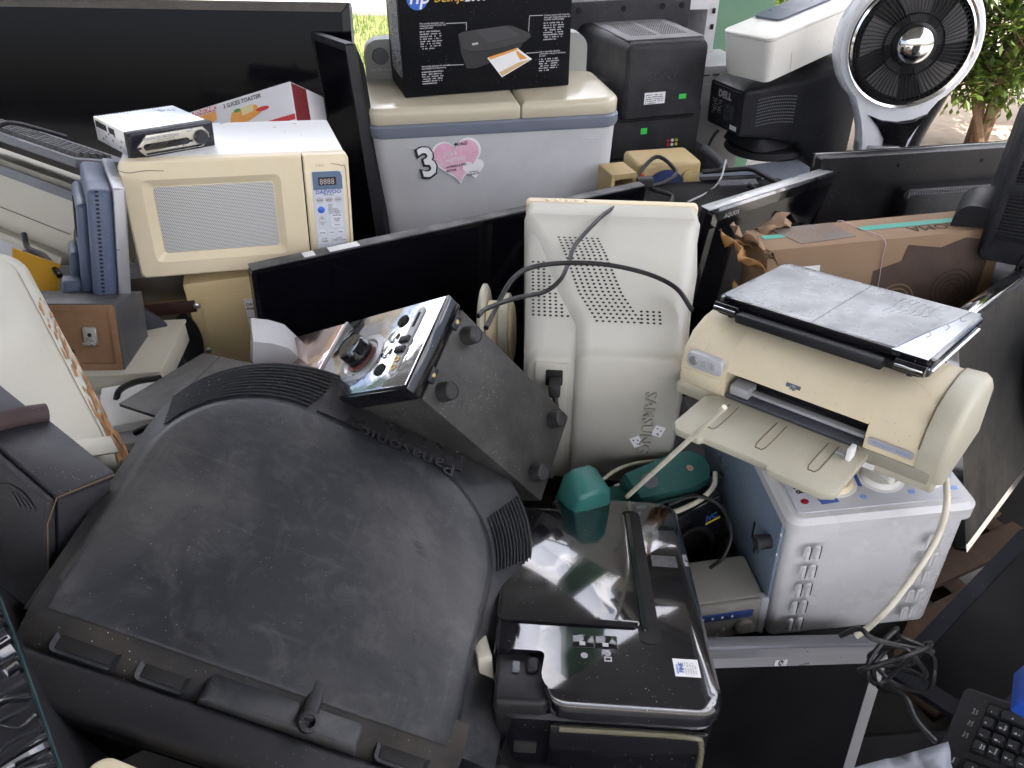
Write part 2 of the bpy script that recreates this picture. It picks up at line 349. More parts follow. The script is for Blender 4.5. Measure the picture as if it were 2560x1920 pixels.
def shrub(pos,h,wd,label,seed,per=125):
    r=random.Random(seed); t=thing('hedge_shrub',label,'shrub',MX.Translation(pos),'shrubs of the hedge'); cl=[]
    for s in range(7):
        a=r.uniform(0,6.28); top=V((math.cos(a)*wd*.4,math.sin(a)*wd*.35,h*r.uniform(.6,.95))); pts=[V((r.uniform(-.08,.08),r.uniform(-.08,.08),0))]
        for k in range(1,5): q=top*(k/4); pts.append(q+V((r.uniform(-.06,.06),r.uniform(-.06,.06),0)))
        tube('trunk',pts,lambda u:.022*(1-.75*u)+.002,BARK,t,6,3)
        for k in range(13):
            f=r.uniform(.2,1); q=pts[0].lerp(top,f)+V((r.gauss(0,.2)*wd,r.gauss(0,.2)*wd,r.gauss(0,.06)))
            tube('branch',[pts[0].lerp(top,f*.8),q],lambda u:.006*(1-.7*u)+.001,BARK,t,5,1)
            cl.append((q,r.uniform(.09,.2)))
    foliage('crown',cl,per,.064,t,r,LEAF)
for i,(x,y,h,wd,l) in enumerate(((2.22,4.75,2.1,.75,'leafy green hedge shrub with thin brown stems just right of the fan head'),(2.85,4.75,2.2,.85,'dense sunlit hedge shrub above the slatted black monitor'),(3.7,5.2,2.3,.9,'far hedge shrub at the end of the soil bed'),(1.75,6.3,2.0,.6,'thin shrub seen between the green column and the white printer'))):
    shrub((x,y,.03),h,wd,l,11+i)
# trees ahead, mirrored in the glossy lid
TLEAF=leafmat('tree_leaf',(.03,.06,.012),(.08,.12,.03),.3)
def tree(pos,h,label,seed,lean):
    r=random.Random(seed); t=thing('tree',label,'tree',MX.Translation(pos)); 
    tube('trunk',[(0,0,0),(lean*.2,.1,h*.3),(lean*.6,-.1,h*.62),(lean,0,h)],lambda u:.17*(1-.8*u)+.01,BARK,t,10,5); cl=[]
    for k in range(11):
        f=r.uniform(.35,.95); a=r.uniform(0,6.28); s=V((lean*f*f,0,h*f)); L_=r.uniform(1.2,2.6); e=s+V((math.cos(a)*L_,math.sin(a)*L_,r.uniform(.3,1.4)))
        tube('limb',[s,s.lerp(e,.5)+V((0,0,-.15)),e],lambda u:.055*(1-.8*u)+.005,BARK,t,6,4)
        for q in range(3): cl.append((s.lerp(e,r.uniform(.6,1.1))+V((r.gauss(0,.3),r.gauss(0,.3),r.gauss(0,.2))),r.uniform(.25,.5)))
    foliage('crown',cl,60,.15,t,r,TLEAF)
tree((1.6,12.6,.1),7.5,'tall thin tree ahead whose branches are mirrored in the black printer lid',5,.8)
tree((-2.6,14.5,.1),8.5,'tall leaning tree ahead mirrored beside the roof edge in the printer lid',8,-1.1)
tree((5.4,13.5,.1),7.0,'tree beyond the hedge with a spreading crown',9,.5)

# white clouds added out of view to brighten sky and reflections, open towards the sun
CL=bpy.data.materials.new('cloud_white'); CL.use_nodes=True; n_=CL.node_tree; n_.nodes.remove(n_.nodes['Principled BSDF'])
tb=n_.nodes.new('ShaderNodeBsdfTranslucent'); tb.inputs[0].default_value=(.81,.84,.91,1); n_.links.new(tb.outputs[0],n_.nodes['Material Output'].inputs[0])
r=random.Random(21); k_=0
for gx in range(-4,5):
    for gy in range(-4,6):
        cx=gx*85+r.uniform(-25,25); cy=gy*85+r.uniform(-25,25); R0=r.uniform(42,66)
        if (V((cx,cy))-V((37,-64))).length<105 or r.random()<.12: continue
        b=bmesh.new(); N_=26; ph=[r.uniform(0,6.28) for _ in range(4)]; prev=None; cz_=150+r.uniform(-15,25)
        ctr=b.verts.new((cx,cy,cz_+14))
        for q in range(1,6):
            ring=[]
            for i in range(N_):
                a=2*math.pi*i/N_; rr_=R0*(q/5)*(1+.16*math.sin(2*a+ph[0])+.12*math.sin(3*a+ph[1])+.09*math.sin(5*a+ph[2])+.06*math.sin(8*a+ph[3])); ring.append(b.verts.new((cx+rr_*math.cos(a)*1.25,cy+rr_*math.sin(a),cz_+14*(1-(q/5)**2)+r.uniform(-1.5,1.5))))
            for i in range(N_):
                if prev: b.faces.new((prev[i],ring[i],ring[(i+1)%N_],prev[(i+1)%N_]))
                else: b.faces.new((ctr,ring[i],ring[(i+1)%N_]))
            prev=ring
        struct(fin('cloud',b,CL,None,True,80))
# ================= back row =================
# ---- twin tub washing machine ----
WG=mat('washer_grey_enamel',(.54,.55,.565),.35,dirt=.35,dcol=(.25,.235,.21),dscale=2.5,speck=.1,scol=(.2,.18,.15))
WL=mat('washer_cream_lid',(.56,.51,.38),.12,dirt=.2,dcol=(.42,.36,.24),speck=.1)
WB=mat('washer_slate_band',(.17,.19,.24),.35,dirt=.25)
W0=thing('washing_machine','twin tub washing machine, grey front, cream lid, pink heart sticker','washing machine',ME((-.085,2.56,0),(0,0,10.2)))
ww,wd,wh=.78,.45,.965
def rr(w_,d_,r_,z,cy=0): return [V((x,y+cy,z)) for x,y in rrect(w_,d_,r_,6)]
loft('body',[rr(ww-.09,wd-.05,.05,.03),rr(ww-.07,wd-.04,.05,.25),rr(ww-.02,wd-.012,.05,wh-.081)],WG,W0)
loft('top_band',[rr(ww-.012,wd-.006,.055,wh-.083),rr(ww,wd,.06,wh-.074),rr(ww,wd,.06,wh-.051),rr(ww-.01,wd-.01,.055,wh-.047)],WB,W0)
for s,x0,x1 in ((0,-ww/2,.075),(1,.078,ww/2)):
    w_=x1-x0; cx=(x0+x1)/2; rd=[.005,.005,.06,.06] if s==0 else [.06,.06,.005,.005]
    def rl(ins,z,w_=w_,cx=cx,rd=rd): return [V((x,y-.02,z)) for x,y in rrect(w_-2*ins,wd-.07-2*ins,[max(.004,q-ins) for q in rd],6,cx)]
    loft('lid',[rl(.004,wh-.049),rl(0,wh-.044),rl(.0,wh-.014),rl(.004,wh-.006),rl(.011,wh-.0015),rl(.022,wh)],WL,W0,ang=50)
cons=loft('console',[[V((x,wd/2-.012+.0,z)) for x,z in rrect(ww-.04,.20,[.01,.05,.05,.01],6,0,wh+.02)],[V((x,wd/2-.075,z)) for x,z in rrect(ww-.04,.20,[.01,.05,.05,.01],6,0,wh+.02)]],mat('washer_console',(.36,.37,.355),.4,dirt=.3),W0)
F=FR((0,wd/2-.0756,wh),(1,0,0),(0,0,1))
cyl('inlet_cap',.026,.006,(-.318,wd/2-.0756,wh+.07),(0,-1,0),mat('inlet_grey',(.12,.13,.15),.35),W0,bev=.003)
text('WATER INLET',.012,F@MX.Translation((-.355,.024,0)),INKW,W0)
Fw=FR((0,-(wd-.012)/2-.0005,0),(1,0,0),(0,.0,1))
# shallow pressed panels on the front, following its slope
def wfront(x,z):
    f=min(1,max(0,(z-.25)/(wh-.12-.25))); d=((wd-.04)+(wd-.012-(wd-.04))*f)/2
    return V((x,-d-.001,z))
for x in (-.255,.297):
    b=bmesh.new(); 
    for dx in (-.016,.016): box_bm((.003,.003,.70),wfront(x+dx,.50),0,1,b)
    box_bm((.034,.003,.003),wfront(x,.85),0,1,b); fin('pressed_rib',b,WG,W0)
for x in (-.04,.12): box('panel_seam',(.002,.003,.62),wfront(x,.5),WB,W0,0)
# heart sticker
PINK=mat('pink_print',(.74,.40,.53),.5,dirt=.7,dcol=(.8,.68,.72),dscale=22,bump=0)
Fs=FR(wfront(-.135,.80)+V((0,-.002,0)),(1,0,.015),(0,.02,1))
def heart(cx,cy,s,rot=0,n=40):
    out=[]
    for i in range(n):
        t=2*math.pi*i/n; x=.016*16*math.sin(t)**3; y=.016*(13*math.cos(t)-5*math.cos(2*t)-2*math.cos(3*t)-math.cos(4*t)); c_,s_=math.cos(rot),math.sin(rot)
        out.append((cx+s*(x*c_-y*s_),cy+s*(x*s_+y*c_)))
    return out
st=decal('sticker',heart(.012,.012,.30,.1),Fs,PAPER,W0,.0005)
decal('pink_heart',heart(.012,.012,.275,.1),Fs,PINK,W0,.0009)
decal('small_heart',heart(.062,-.022,.13,.15),Fs,PAPER,W0,.0012)
text('3',.125,Fs@MX.Translation((-.10,-.04,.0012))@MX.Rotation(.2,4,'Z'),INK,W0,bold=3.2,sx=.95)
text('3',.125,Fs@MX.Translation((-.097,-.038,.0018))@MX.Rotation(.2,4,'Z'),PAPER,W0,bold=1.1,sx=.9)
for s_,x,y,z,m_ in (('years',-.028,.022,.024,PAPER),('warranty',-.024,.002,.022,PAPER),('on WASH & SPIN',-.022,-.016,.0105,INK),('MOTOR',-.022,-.028,.0105,INK),('KHinD',.014,.05,.0145,INK),('1 300 800 030',.044,-.043,.0075,INK),('Toll Free Line',.047,-.035,.006,INK)):
    text(s_,z,Fs@MX.Translation((x,y,.0014))@MX.Rotation(.1,4,'Z'),m_,W0,sx=.8,bold=.8 if m_ is INK else 0)
decal('brand_diamond',[(.006,.0555),(.010,.051),(.014,.0555),(.010,.06)],Fs,INK,W0,.0015)
# ---- printer carton on the washer ----
BOXB=mat('black_carton_print',(.005,.0055,.0075),.5,dirt=.25,dcol=(.009,.009,.011),speck=.03,bump=.04,spec=.12)
BOXG=mat('carton_grey_side',(.06,.065,.08),.4,dirt=.5,dcol=(.25,.25,.26),dscale=40)
a=atz(1013,245,.967); b_=atz(1422,213,.967); bw=(b_-a).length; bd=.235; bh=.40
MB=MF((a+b_)/2,b_-a,(0,0,1)); MB=MB@MX.Translation((0,bd/2,0))
K0=thing('printer_carton','black printer carton with round blue logo standing on the cream washer lid','box',MB)
box('carton',(bw,bd,bh),(0,0,bh/2),BOXB,K0,.003)
F=FR((-bw/2,-bd/2-.0004,0),(1,0,0),(0,0,1))
S=bw/409.     # metres per photo pixel on the front
def kp(x,y): return ((x-1013)*S+ (245-y)*S*.05, (245-(x-1013)*.078-y)*S*.86)
def ktxt(s,x,y,sz,m_,**k_): u,v=kp(x,y); return text(s,sz,F@MX.Translation((u,v,0)),m_,K0,**k_)
u,v=kp(1044,-2); decal('logo_disc',ellipse(.031,.031,32,u,v),F,mat('logo_blue',(.02,.12,.55),.3,dirt=0,bump=0),K0)
text('hp',.062,F@MX.Translation((u-.026,v-.014,.0007)),PAPER,K0,shear=.25,bold=.4)
ktxt('DESKJET',1082,6,.030,mat('amber_print',(.75,.42,.05),.5,dirt=0,bump=0),sx=.95); ktxt('2000',1152,2,.033,PAPER,bold=.8)
PW=mat('print_grey_white',(.5,.5,.52),.6,dirt=0,bump=0)
for (x,y,ls,extra,sd_) in ((1049,60,('Print everyday documents, using a','compact and stylish HP printer with','menu LCD screen'),8,1),(1053,166,('Start printing right away with quick and','easy installation and fast power up.'),6,2),(1343,33,('Conserve resources with instant shut','down, paper saving printing option and','recyclable, reusable packaging'),8,3),(1338,126,('Rely on dependable, affordable','performance—only pay for the features','you need'),6,4)):
    for i,s_ in enumerate(ls): ktxt(s_,x,y+i*5.4,.0068,PW,sx=.78,bold=.5)
    u,v=kp(x,y+len(ls)*5.4+3); fineprint('fine_print',u,v,.066,extra,.0066,F,PW,K0,sd_)
def kpoly(name,pts,m_,th): return decal(name,[kp(*p) for p in pts],F,m_,K0,th)
for pts in ([(1109,56),(1157,53),(1157,72)],[(1340,31),(1307,33),(1307,72)],[(1113,160),(1152,158)],[(1337,125),(1304,128)]):
    q=[kp(*p) for p in pts]; b=bmesh.new()
    for (x0,y0),(x1,y1) in zip(q,q[1:]):
        d=V((x1-x0,y1-y0)).normalized()*.0009; 
        b.faces.new([b.verts.new(F@V((x,y,.0005))) for x,y in ((x0-d.y,y0+d.x),(x0+d.y,y0-d.x),(x1+d.y,y1-d.x),(x1-d.y,y1+d.x))])
    fin('callout_line',b,PW,K0,False)
PG=mat('printed_printer_grey',(.035,.035,.038),.5,dirt=.2,bump=0); PG2=mat('printed_printer_dark',(.018,.018,.02),.5,dirt=.1,bump=0); PG3=mat('printed_printer_lid',(.05,.05,.055),.5,dirt=.1,bump=0)
kpoly('printed_printer',[(1138,82),(1148,76),(1180,70),(1254,58),(1270,60),(1310,76),(1314,85),(1300,98),(1230,118),(1170,125),(1150,118)],PG,.0005)
kpoly('printed_printer_front',[(1138,84),(1150,119),(1170,126),(1230,119),(1296,100),(1280,130),(1180,168),(1160,168),(1146,130)],PG2,.0007)
kpoly('printed_printer_lid',[(1177,71),(1252,59),(1288,82),(1212,102)],PG3,.0009)
kpoly('printed_sheet',[(1209,141),(1281,114),(1320,143),(1247,191)],PAPER,.0011)
kpoly('printed_sheet_band',[(1211,139),(1279,115),(1283,119),(1216,145)],ORANGEI,.0013); kpoly('printed_sheet_photo',[(1281,121),(1297,133),(1308,141),(1290,145),(1279,126)],ORANGEI,.0014); kpoly('printed_sheet_curve',[(1240,178),(1290,150),(1316,144),(1247,188)],mat('tan_print',(.62,.42,.2),.5,dirt=.2,bump=0),.0013)
kpoly('printed_display',[(1171,104),(1185,101),(1186,106),(1172,109)],GREYI,.001)
Fl=FR((-bw/2-.0004,bd/2,0),(0,-1,0),(0,0,1))
for i in range(2): fineprint('side_print',.02,.0,.30,9,.0105,FR((-bw/2-.0005,bd/2-.05-i*.085,.03),(0,0,1),(0,1,0)),PW,K0,20+i,.9,.7)
# ---- large television behind ----
M,W,H=MP(at(-420,-14,2.62),at(873,6,2.45),at(-380,560,3.0),.86)
flat_tv('television','very large black flat television standing behind the microwave, screen to the front',M,W,H,.06,.028,ms=SCREEN,bulge=0)
# ---- narrow television standing on end ----
tl,tr=at(775,80,2.5),at(863,109,2.14); M,W,H=MP(tl,tr,V((tl.x+.03,tl.y-.01,.3)),.74)
flat_tv('television','dusty narrow black television standing on end between microwave and washer',M,W,H,.05,.022,mb=BLACK,mk=BLACK,bulge=.06)
# ---- toaster carton ----
TB=mat('toaster_carton_white',(.68,.67,.68),.5,dirt=.3,dcol=(.5,.5,.52),speck=.1)
a=at(470,281,2.26); b_=at(724,202,2.14); W=(b_-a).length
MT=MF(a.lerp(b_,.5),b_-a,UP*.75+V((0,.2,.5))); H=.20; MT=MT@MX.Translation((0,0,-H))
t=thing('toaster_carton','white and red two slice toaster carton tilted behind the microwave','box',MT)
box('carton',(W,.17,H),(0,.085,H/2),TB,t,.004)
F=FR((-W/2,-.0006,0),(1,0,0),(0,0,1))
decal('red_stripe',rect(.10,H-.105,W,H-.09),F,REDI,t); decal('red_banner',rect(.015,H-.018,.10,H-.004),F,REDI,t)
text('PENSONIC',.017,F@MX.Translation((.02,H-.0165,.0008)),PAPER,t,bold=1)
text('2 SLICES TOASTER',.016,F@MX.Translation((.125,H-.02,0)),INK,t,bold=.6)
decal('food_photo',[(.015,H-.06),(.095,H-.045),(.095,H-.02),(.015,H-.022)],F,ORANGEI,t); decal('food_photo',[(.14,H-.07),(.20,H-.075),(.25,H-.06),(.235,H-.035),(.15,H-.038)],F,ORANGEI,t); decal('printed_toaster',[(.185,H-.055),(.225,H-.05),(.225,H-.03),(.185,H-.034)],F,mat('toaster_cream_print',(.7,.58,.3),.5,dirt=.1,bump=0),t,.001)
decal('chilli_print',ellipse(.022,.006,14,.255,H-.052),F,REDI,t,.0012); decal('leaf_print',ellipse(.012,.005,12,.17,H-.037),F,mat('leaf_print_green',(.1,.3,.04),.5,dirt=0,bump=0),t,.0012)
decal('blue_stripe',[(.0,H-.085),(.10,H-.07),(.10,H-.062),(.0,H-.076)],F,BLUEI,t)
Fr=FR((W/2+.0006,0,0),(0,1,0),(0,0,1)); decal('red_end_panel',rect(.004,.02,.075,H-.004),Fr,mat('dark_red_print',(.16,.012,.014),.5,dirt=.4,bump=0),t); decal('grey_end_panel',rect(.02,.01,.10,.07),Fr,GREYI,t,.001)
# ---- microwave ----
mw,md,mh=.46,.33,.252
W1=thing('microwave','cream microwave oven with perforated door window and membrane keypad','microwave',ME((-.639,1.735,.802),(-2.4,3.6,18.5)))
box('cabinet',(mw-.006,md-.03,mh-.006),(0,.015,mh/2),WHITE,W1,.006)
x0,x1,xp=-mw/2,mw/2,mw/2-.098
dw=xp-x0-.001; dcx=(x0+xp)/2; yf=-md/2
out=rrect(dw,mh,[.003,.003,.012,.012],5,dcx,mh/2)
mid=rrect(dw-.085,mh-.072,.012,5,dcx-.006,mh/2-.002); inn=rrect(dw-.118,mh-.104,.008,5,dcx-.004,mh/2-.003)
f=PL['XZ']
loft('door',[[f(x,z,yf+.032) for x,z in out],[f(x,z,yf+.004) for x,z in out],[f(x,z,yf) for x,z in rrect(dw-.008,mh-.008,[.003,.003,.01,.01],5,dcx,mh/2)],[f(x,z,yf+.001) for x,z in mid],[f(x,z,yf+.013) for x,z in inn]],CREAM,W1,ang=25)
wi=prism('door_window',rrect(dw-.122,mh-.108,.007,5,dcx-.004,mh/2-.003),yf+.0118,yf+.016,dotmat('perforated_window',(.70,.70,.67),(.05,.05,.05),.0036,.33),W1)
box('door_gap',(.0022,.02,mh-.008),(xp-.0004,yf+.0125,mh/2),HOLE,W1,0)
prism('control_housing',rrect(.097,mh,[.012,.012,.002,.002],5,x1-.0485,mh/2),yf+.032,yf,CREAM,W1,bev=.003)
F=FR((xp+.0006,yf-.0004,0),(1,0,0),(0,0,1)); MEM=mat('membrane_white',(.62,.65,.70),.35,dirt=.1,bump=0)
kx,kz,kw,kh=.016,.038,.066,.178     # keypad rect in housing
kpd=decal('keypad',rrect(kw,kh,[.004,.004,.002,.002],3,kx+kw/2,kz+kh/2),F,MEM,W1,.0006)
def q(u,v): return (kx+u*kw,kz+v*kh)       # 0..1 in keypad
decal('display_panel',[(*q(.02,.77),),(*q(.98,.77),),(*q(.98,.93),),(*q(.93,.985),),(*q(.84,.995),),(*q(.02,.995),)],F,mat('display_slate',(.12,.18,.27),.3,dirt=.1,bump=0),W1,.0010)
decal('display_window',rect(*q(.2,.825),*q(.78,.925)),F,INK,W1,.0013)
text('8888',.018,F@MX.Translation((*q(.235,.838),.0014)),mat('led_segment',(.5,.42,.40),.5,dirt=0,bump=0),W1,sx=.9)
text('DAEWOO',.0115,F@MX.Translation((*q(.5,.72),.0007)),BLUEI,W1,align='CENTER',sx=1.05,bold=1); text('KOR-63F5',.005,F@MX.Translation((*q(.5,.695),.0007)),INK,W1,align='CENTER')
for i,s_ in enumerate(('POWER','DEFROST','CLOCK')):
    u=.2+i*.3; decal('key',ellipse(.0088,.0065,20,*q(u,.64)),F,mat('key_grey',(.5,.5,.52),.4,dirt=0,bump=0),W1,.0011); text(s_,.0042,F@MX.Translation((*q(u,.63),.0012)),INK,W1,align='CENTER',sx=.8)
lathe('auto_button',[(.0078,0),(.0074,.001),(.0055,.0022),(.002,.003)],mat('blue_button',(.04,.14,.6),.25,dirt=0,bump=0),W1,F@MX.Translation((*q(.22,.515),.0006)),20)
for i,s_ in enumerate(('1.Bread','2.Soup','3.Baked Potato','4.Fresh Vegetable','5.Frozen Vegetable')): text(s_,.0042,F@MX.Translation((*q(.45,.565-i*.027),.0007)),INK,W1,sx=.8)
decal('key',[q(.08,.385),q(.36,.385),q(.22,.45)],F,MATS['key_grey'],W1,.0011); decal('key',[q(.08,.365),q(.22,.30),q(.36,.365)],F,MATS['key_grey'],W1,.0011)
text('+',.008,F@MX.Translation((*q(.22,.395),.0012)),INK,W1,align='CENTER'); text('-',.009,F@MX.Translation((*q(.22,.335),.0012)),INK,W1,align='CENTER')
KEYW=mat('key_white',(.72,.74,.77),.35,dirt=.05,bump=0)
for s_,v in (('BEVERAGE',.435),('FROZEN\nPIZZA',.372),('PASTA',.308)):
    decal('key',rrect(.026,.0098,.001,2,*q(.72,v)),F,KEYW,W1,.001); text(s_,.0045,F@MX.Translation((*q(.72,v-(.008 if '\n' not in s_ else -.008)),.0011)),INK,W1,align='CENTER',sx=.9)
for i,s_ in enumerate(('10 min','1 min','10 sec')): decal('key',ellipse(.0092,.0068,18,*q(.2+i*.3,.215)),F,KEYW,W1,.001); text(s_,.0058,F@MX.Translation((*q(.2+i*.3,.205),.0011)),INK,W1,align='CENTER',sx=.8,bold=.5)
for i,s_ in enumerate(('STOP\nCLEAR','START\nSPEEDY COOK')): decal('key',rrect(.0285,.0155,.001,2,*q(.25+i*.5,.115)),F,KEYW,W1,.001); text(s_,.006 if i==0 else .0048,F@MX.Translation((*q(.25+i*.5,.125),.0011)),INK,W1,align='CENTER',sx=.85)
text('C.R.S.',.008,F@MX.Translation((.026,mh-.026,0)),mat('tan_lettering',(.45,.36,.2),.5,dirt=0,bump=0),W1)
tube('latch_groove',[F@V(p) for p in ((.018,.012,.0004),(.03,.022,.0004),(.06,.022,.0004),(.08,.026,.0004),(.09,.045,.0004),(.09,.21,.0004),(.082,.226,.0004),(.06,.232,.0004))],.0008,mat('groove_brown',(.3,.22,.12),.6,dirt=.2),W1,5,4)
CR=mat('crack_dark',(.12,.08,.04),.7,dirt=0,bump=0)
tube('crack',[(x0+.002,yf,mh-.016),(x0+.02,yf-.0003,mh-.021),(x0+.05,yf-.0003,mh-.018),(x0+.085,yf-.0002,mh-.02)],.0007,CR,W1,5,4)
tube('crack',[(xp-.05,yf+.003,.035),(xp-.03,yf,.022),(xp-.006,yf-.0003,.016)],.0008,CR,W1,5,4)
# ---- car radio on the microwave ----
RM=ME(tuple(CAM+(V((-.811,1.758,1.040))-CAM)*.957),(2.2,4.3,48.2)); R0=thing('car_radio','silver faced car radio unit lying on top of the cream microwave','radio',RM)
rw,rd_,rh=.178,.155,.05
CHAS=mat('radio_zinc',(.72,.73,.74),.3,metal=.75,dirt=.2,dcol=(.5,.5,.5),dscale=14)
box('chassis',(rw,rd_-.012,rh),(0,.006,rh/2+.001),CHAS,R0,.0015)
box('face_surround',(rw+.008,.02,rh+.006),(0,-rd_/2+.004,rh/2),BLACK,R0,.003)
fy=-rd_/2-.008
prism('faceplate',rrect(rw+.004,rh+.002,.004,4,0,rh/2),fy,fy+.012,mat('radio_gloss_black',(.012,.012,.02),.15,dirt=.2,bump=0),R0,bev=.002)
hexo=[(-.082,.022),(-.066,.004),(.062,.004),(.083,.026),(.066,.046),(-.058,.046)]
prism('silver_bezel',hexo,fy-.004,fy+.002,mat('champagne_silver',(.62,.6,.52),.22,metal=.7,dirt=.15,bump=0),R0,bev=.003)
prism('display',rrect(.10,.0135,.0066,6,-.018,.0225),fy-.005,fy,GLOSS,R0); prism('disc_slot',rrect(.125,.0035,.0016,4,-.002,.0085),fy-.005,fy,HOLE,R0)
lathe('volume_knob',[(.0155,0),(.0155,.006),(.0135,.009),(.006,.0095)],mat('knob_charcoal',(.03,.03,.033),.2,dirt=.2),R0,axm((.058,fy-.0035,.026),(0,-1,0)),28)
for i in range(7): box('preset_button',(.0098,.003,.0042),(-.062+i*.0112,fy-.005,.039),LGREY,R0,.0008)
for p in ((.034,.021),(.082,.027),(-.078,.022)): box('side_button',(.009,.003,.0045),(p[0],fy-.005,p[1]),BLACK,R0,.0008)
box('eject_button',(.012,.003,.0045),(.036,fy-.005,.042),LGREY,R0,.0015)
boxes('vent_slots',[((.0012,.0016,.013),(-rw/2-.0002,.068-i*.0045,rh-.012)) for i in range(11)]+[((.0012,.0016,.013),(-rw/2-.0002,.01-i*.0045,rh-.012)) for i in range(6)]+[((.0016,.005,.0012),(-.08+i*.007,.075,rh+.001)) for i in range(22)],HOLE,R0)['kind']='stuff'
dots('punched_holes',[(-.03,.02),(-.015,.028),(0,.018),(.012,.03),(.03,.012),(-.045,.012),(.04,.026)],.003,FR((-rw/2-.0006,0,0),(0,-1,0),(0,0,1)),GREY,R0,10,0)
# ---- water purifier under the microwave ----
PUR=mat('purifier_cream',(.66,.52,.28),.4,dirt=.35,dcol=(.5,.36,.16),dscale=4)
a=atz(456,712,.785); MPu=MF(a,(.96,.28,0),(0,0,1)); pw,pd,ph=.27,.19,.40
P0=thing('water_purifier','cream water purifier cabinet with two screws standing under the microwave','purifier',MPu@MX.Translation((pw/2,pd/2,-ph)))
box('cabinet',(pw,pd,ph),(0,0,ph/2),PUR,P0,.004)
box('front_cover',(pw-.03,.004,ph-.05),(.012,-pd/2-.0015,ph/2-.012),PUR,P0,.001)
for z in (.345,.225): lathe('screw',[(.0075,0),(.007,.003),(.004,.0048),(.001,.0052)],STEEL,P0,axm((-pw/2+.019,-pd/2-.0035,z),(0,-1,0)),16)
F=FR((-pw/2,-pd/2-.0037,0),(1,0,0),(0,0,1))
decal('install_label',rect(.122,.19,.25,.345),F,PAPER,P0); 
for i in range(6): decal('label_rule',rect(.122,.20+i*.024,.25,.201+i*.024),F,INK,P0,.0008)
for i,s_ in enumerate(('DATE','INSTALL')): text(s_,.010,F@MX.Translation((.125,.328-i*.011,.0007)),INK,P0,bold=.8)
decal('dark_label',rect(.10,.07,.25,.135),F,mat('navy_label',(.02,.03,.05),.5,dirt=.3,bump=0),P0); text('BIO PURE',.013,F@MX.Translation((.105,.12,.0007)),INK,P0,bold=1)
# ================= things behind and right of the washer =================
def scaled(loc,s): return tuple(CAM+(V(loc)-CAM)*s)
# ---- dark cathode ray television seen from behind ----
CRT=mat('charcoal_tv_shell',(.018,.018,.021),.5,spec=.3,dirt=.6,dcol=(.06,.058,.06),speck=.3,scol=(.3,.29,.28)); DUSTTOP=mat('dust_grey_plastic',(.16,.155,.16),.6,dirt=.6,dcol=(.26,.25,.25),dscale=8,speck=.3)
S0=thing('television','charcoal tube television turned back to front, green stickers, behind the washing machine','television',ME((.49,3.02,.63),(0,0,16.4)))
hw,hd,hh=.31,.36,.415
f=PL['XY']
loft('rear_housing',[[V((x,y,z)) for x,z in rrect(w_,h_-.16,[.01,.03,.03,.01],5,0,(h_+.16)/2)] for y,w_,h_ in ((hd/2,.40,hh+.001),(.05,.355,hh),(-hd/2+.03,hw+.005,hh-.0005),(-hd/2+.008,hw-.002,hh-.006),(-hd/2,hw-.022,hh-.018))],CRT,S0,ang=40)
box('lower_housing',(hw+.05,hd-.04,.18),(.0,.015,.09),CRT,S0,.012)
box('side_shoulder',(.16,hd-.06,.27),(-.19,.03,.135),CRT,S0,.05,5)
box('front_frame',(.54,.08,.50),(-.01,hd/2+.04,.24),CRT,S0,.008); box('front_bezel',(.545,.03,.505),(-.01,hd/2+.092,.2425),mat('silver_tv_bezel',(.5,.5,.52),.3,metal=.3,dirt=.2),S0,.008)
box('dusty_top_cover',(hw-.02,hd-.03,.003),(0,.012,hh+.001),DUSTTOP,S0,.001)
boxes('top_vent_slots',[((.0045,.004,.0012),(-.105+i*.0092+(.018 if i>10 else 0),-.09+j*.0165,hh+.003)) for i in range(22) for j in range(14)],HOLE,S0)['kind']='stuff'
boxes('rear_vent_slots',[((.024,.004,.0045),(-.135+i*.03,-hd/2+.033,.155-j*.0085)) for i in range(10) for j in range(3)],HOLE,S0)['kind']='stuff'
boxes('corner_ribs',[((.0035,.012,.02),(-.12+i*.0088,-hd/2+.008,hh-.02)) for i in range(28)],CRT,S0)['kind']='stuff'
for x in (-.2,-.02,.14,.22): cyl('screw_recess',.011,.003,(x,hd/2+.0005,.46),(0,-1,0),HOLE,S0,14)
F=FR((0,-hd/2-.0008,0),(1,0,0),(0,0,1))
decal('white_label',rect(-.075,.205,.005,.245),F,PAPER,S0); fineprint('label_print',-.07,.235,.07,5,.007,F@MX.Translation((0,0,.0005)),INK,S0,31)
text('SONY',.04,F@MX.Translation((-.07,.285,0)),mat('embossed_charcoal',(.04,.04,.043),.4,dirt=0),S0,sx=1.1)
decal('green_sticker',rect(.06,.215,.088,.232),F,GREENI,S0)
Fl=FR((0,-hd/2+.0345,0),(1,0,0),(0,0,1)); decal('green_sticker',rect(-.06,.088,-.035,.11),Fl,GREENI,S0)
for i,(c_,x) in enumerate(((REDI,.055),(PAPER,.072),(mat('yellow_jack',(.6,.5,.05),.4,dirt=.1),.089))):
    for z in (.04,.056): lathe('socket',[(.0055,0),(.0055,.004),(.003,.004),(.003,.001)],c_,S0,axm((x,-hd/2+.0345,z),(0,-1,0)),12)
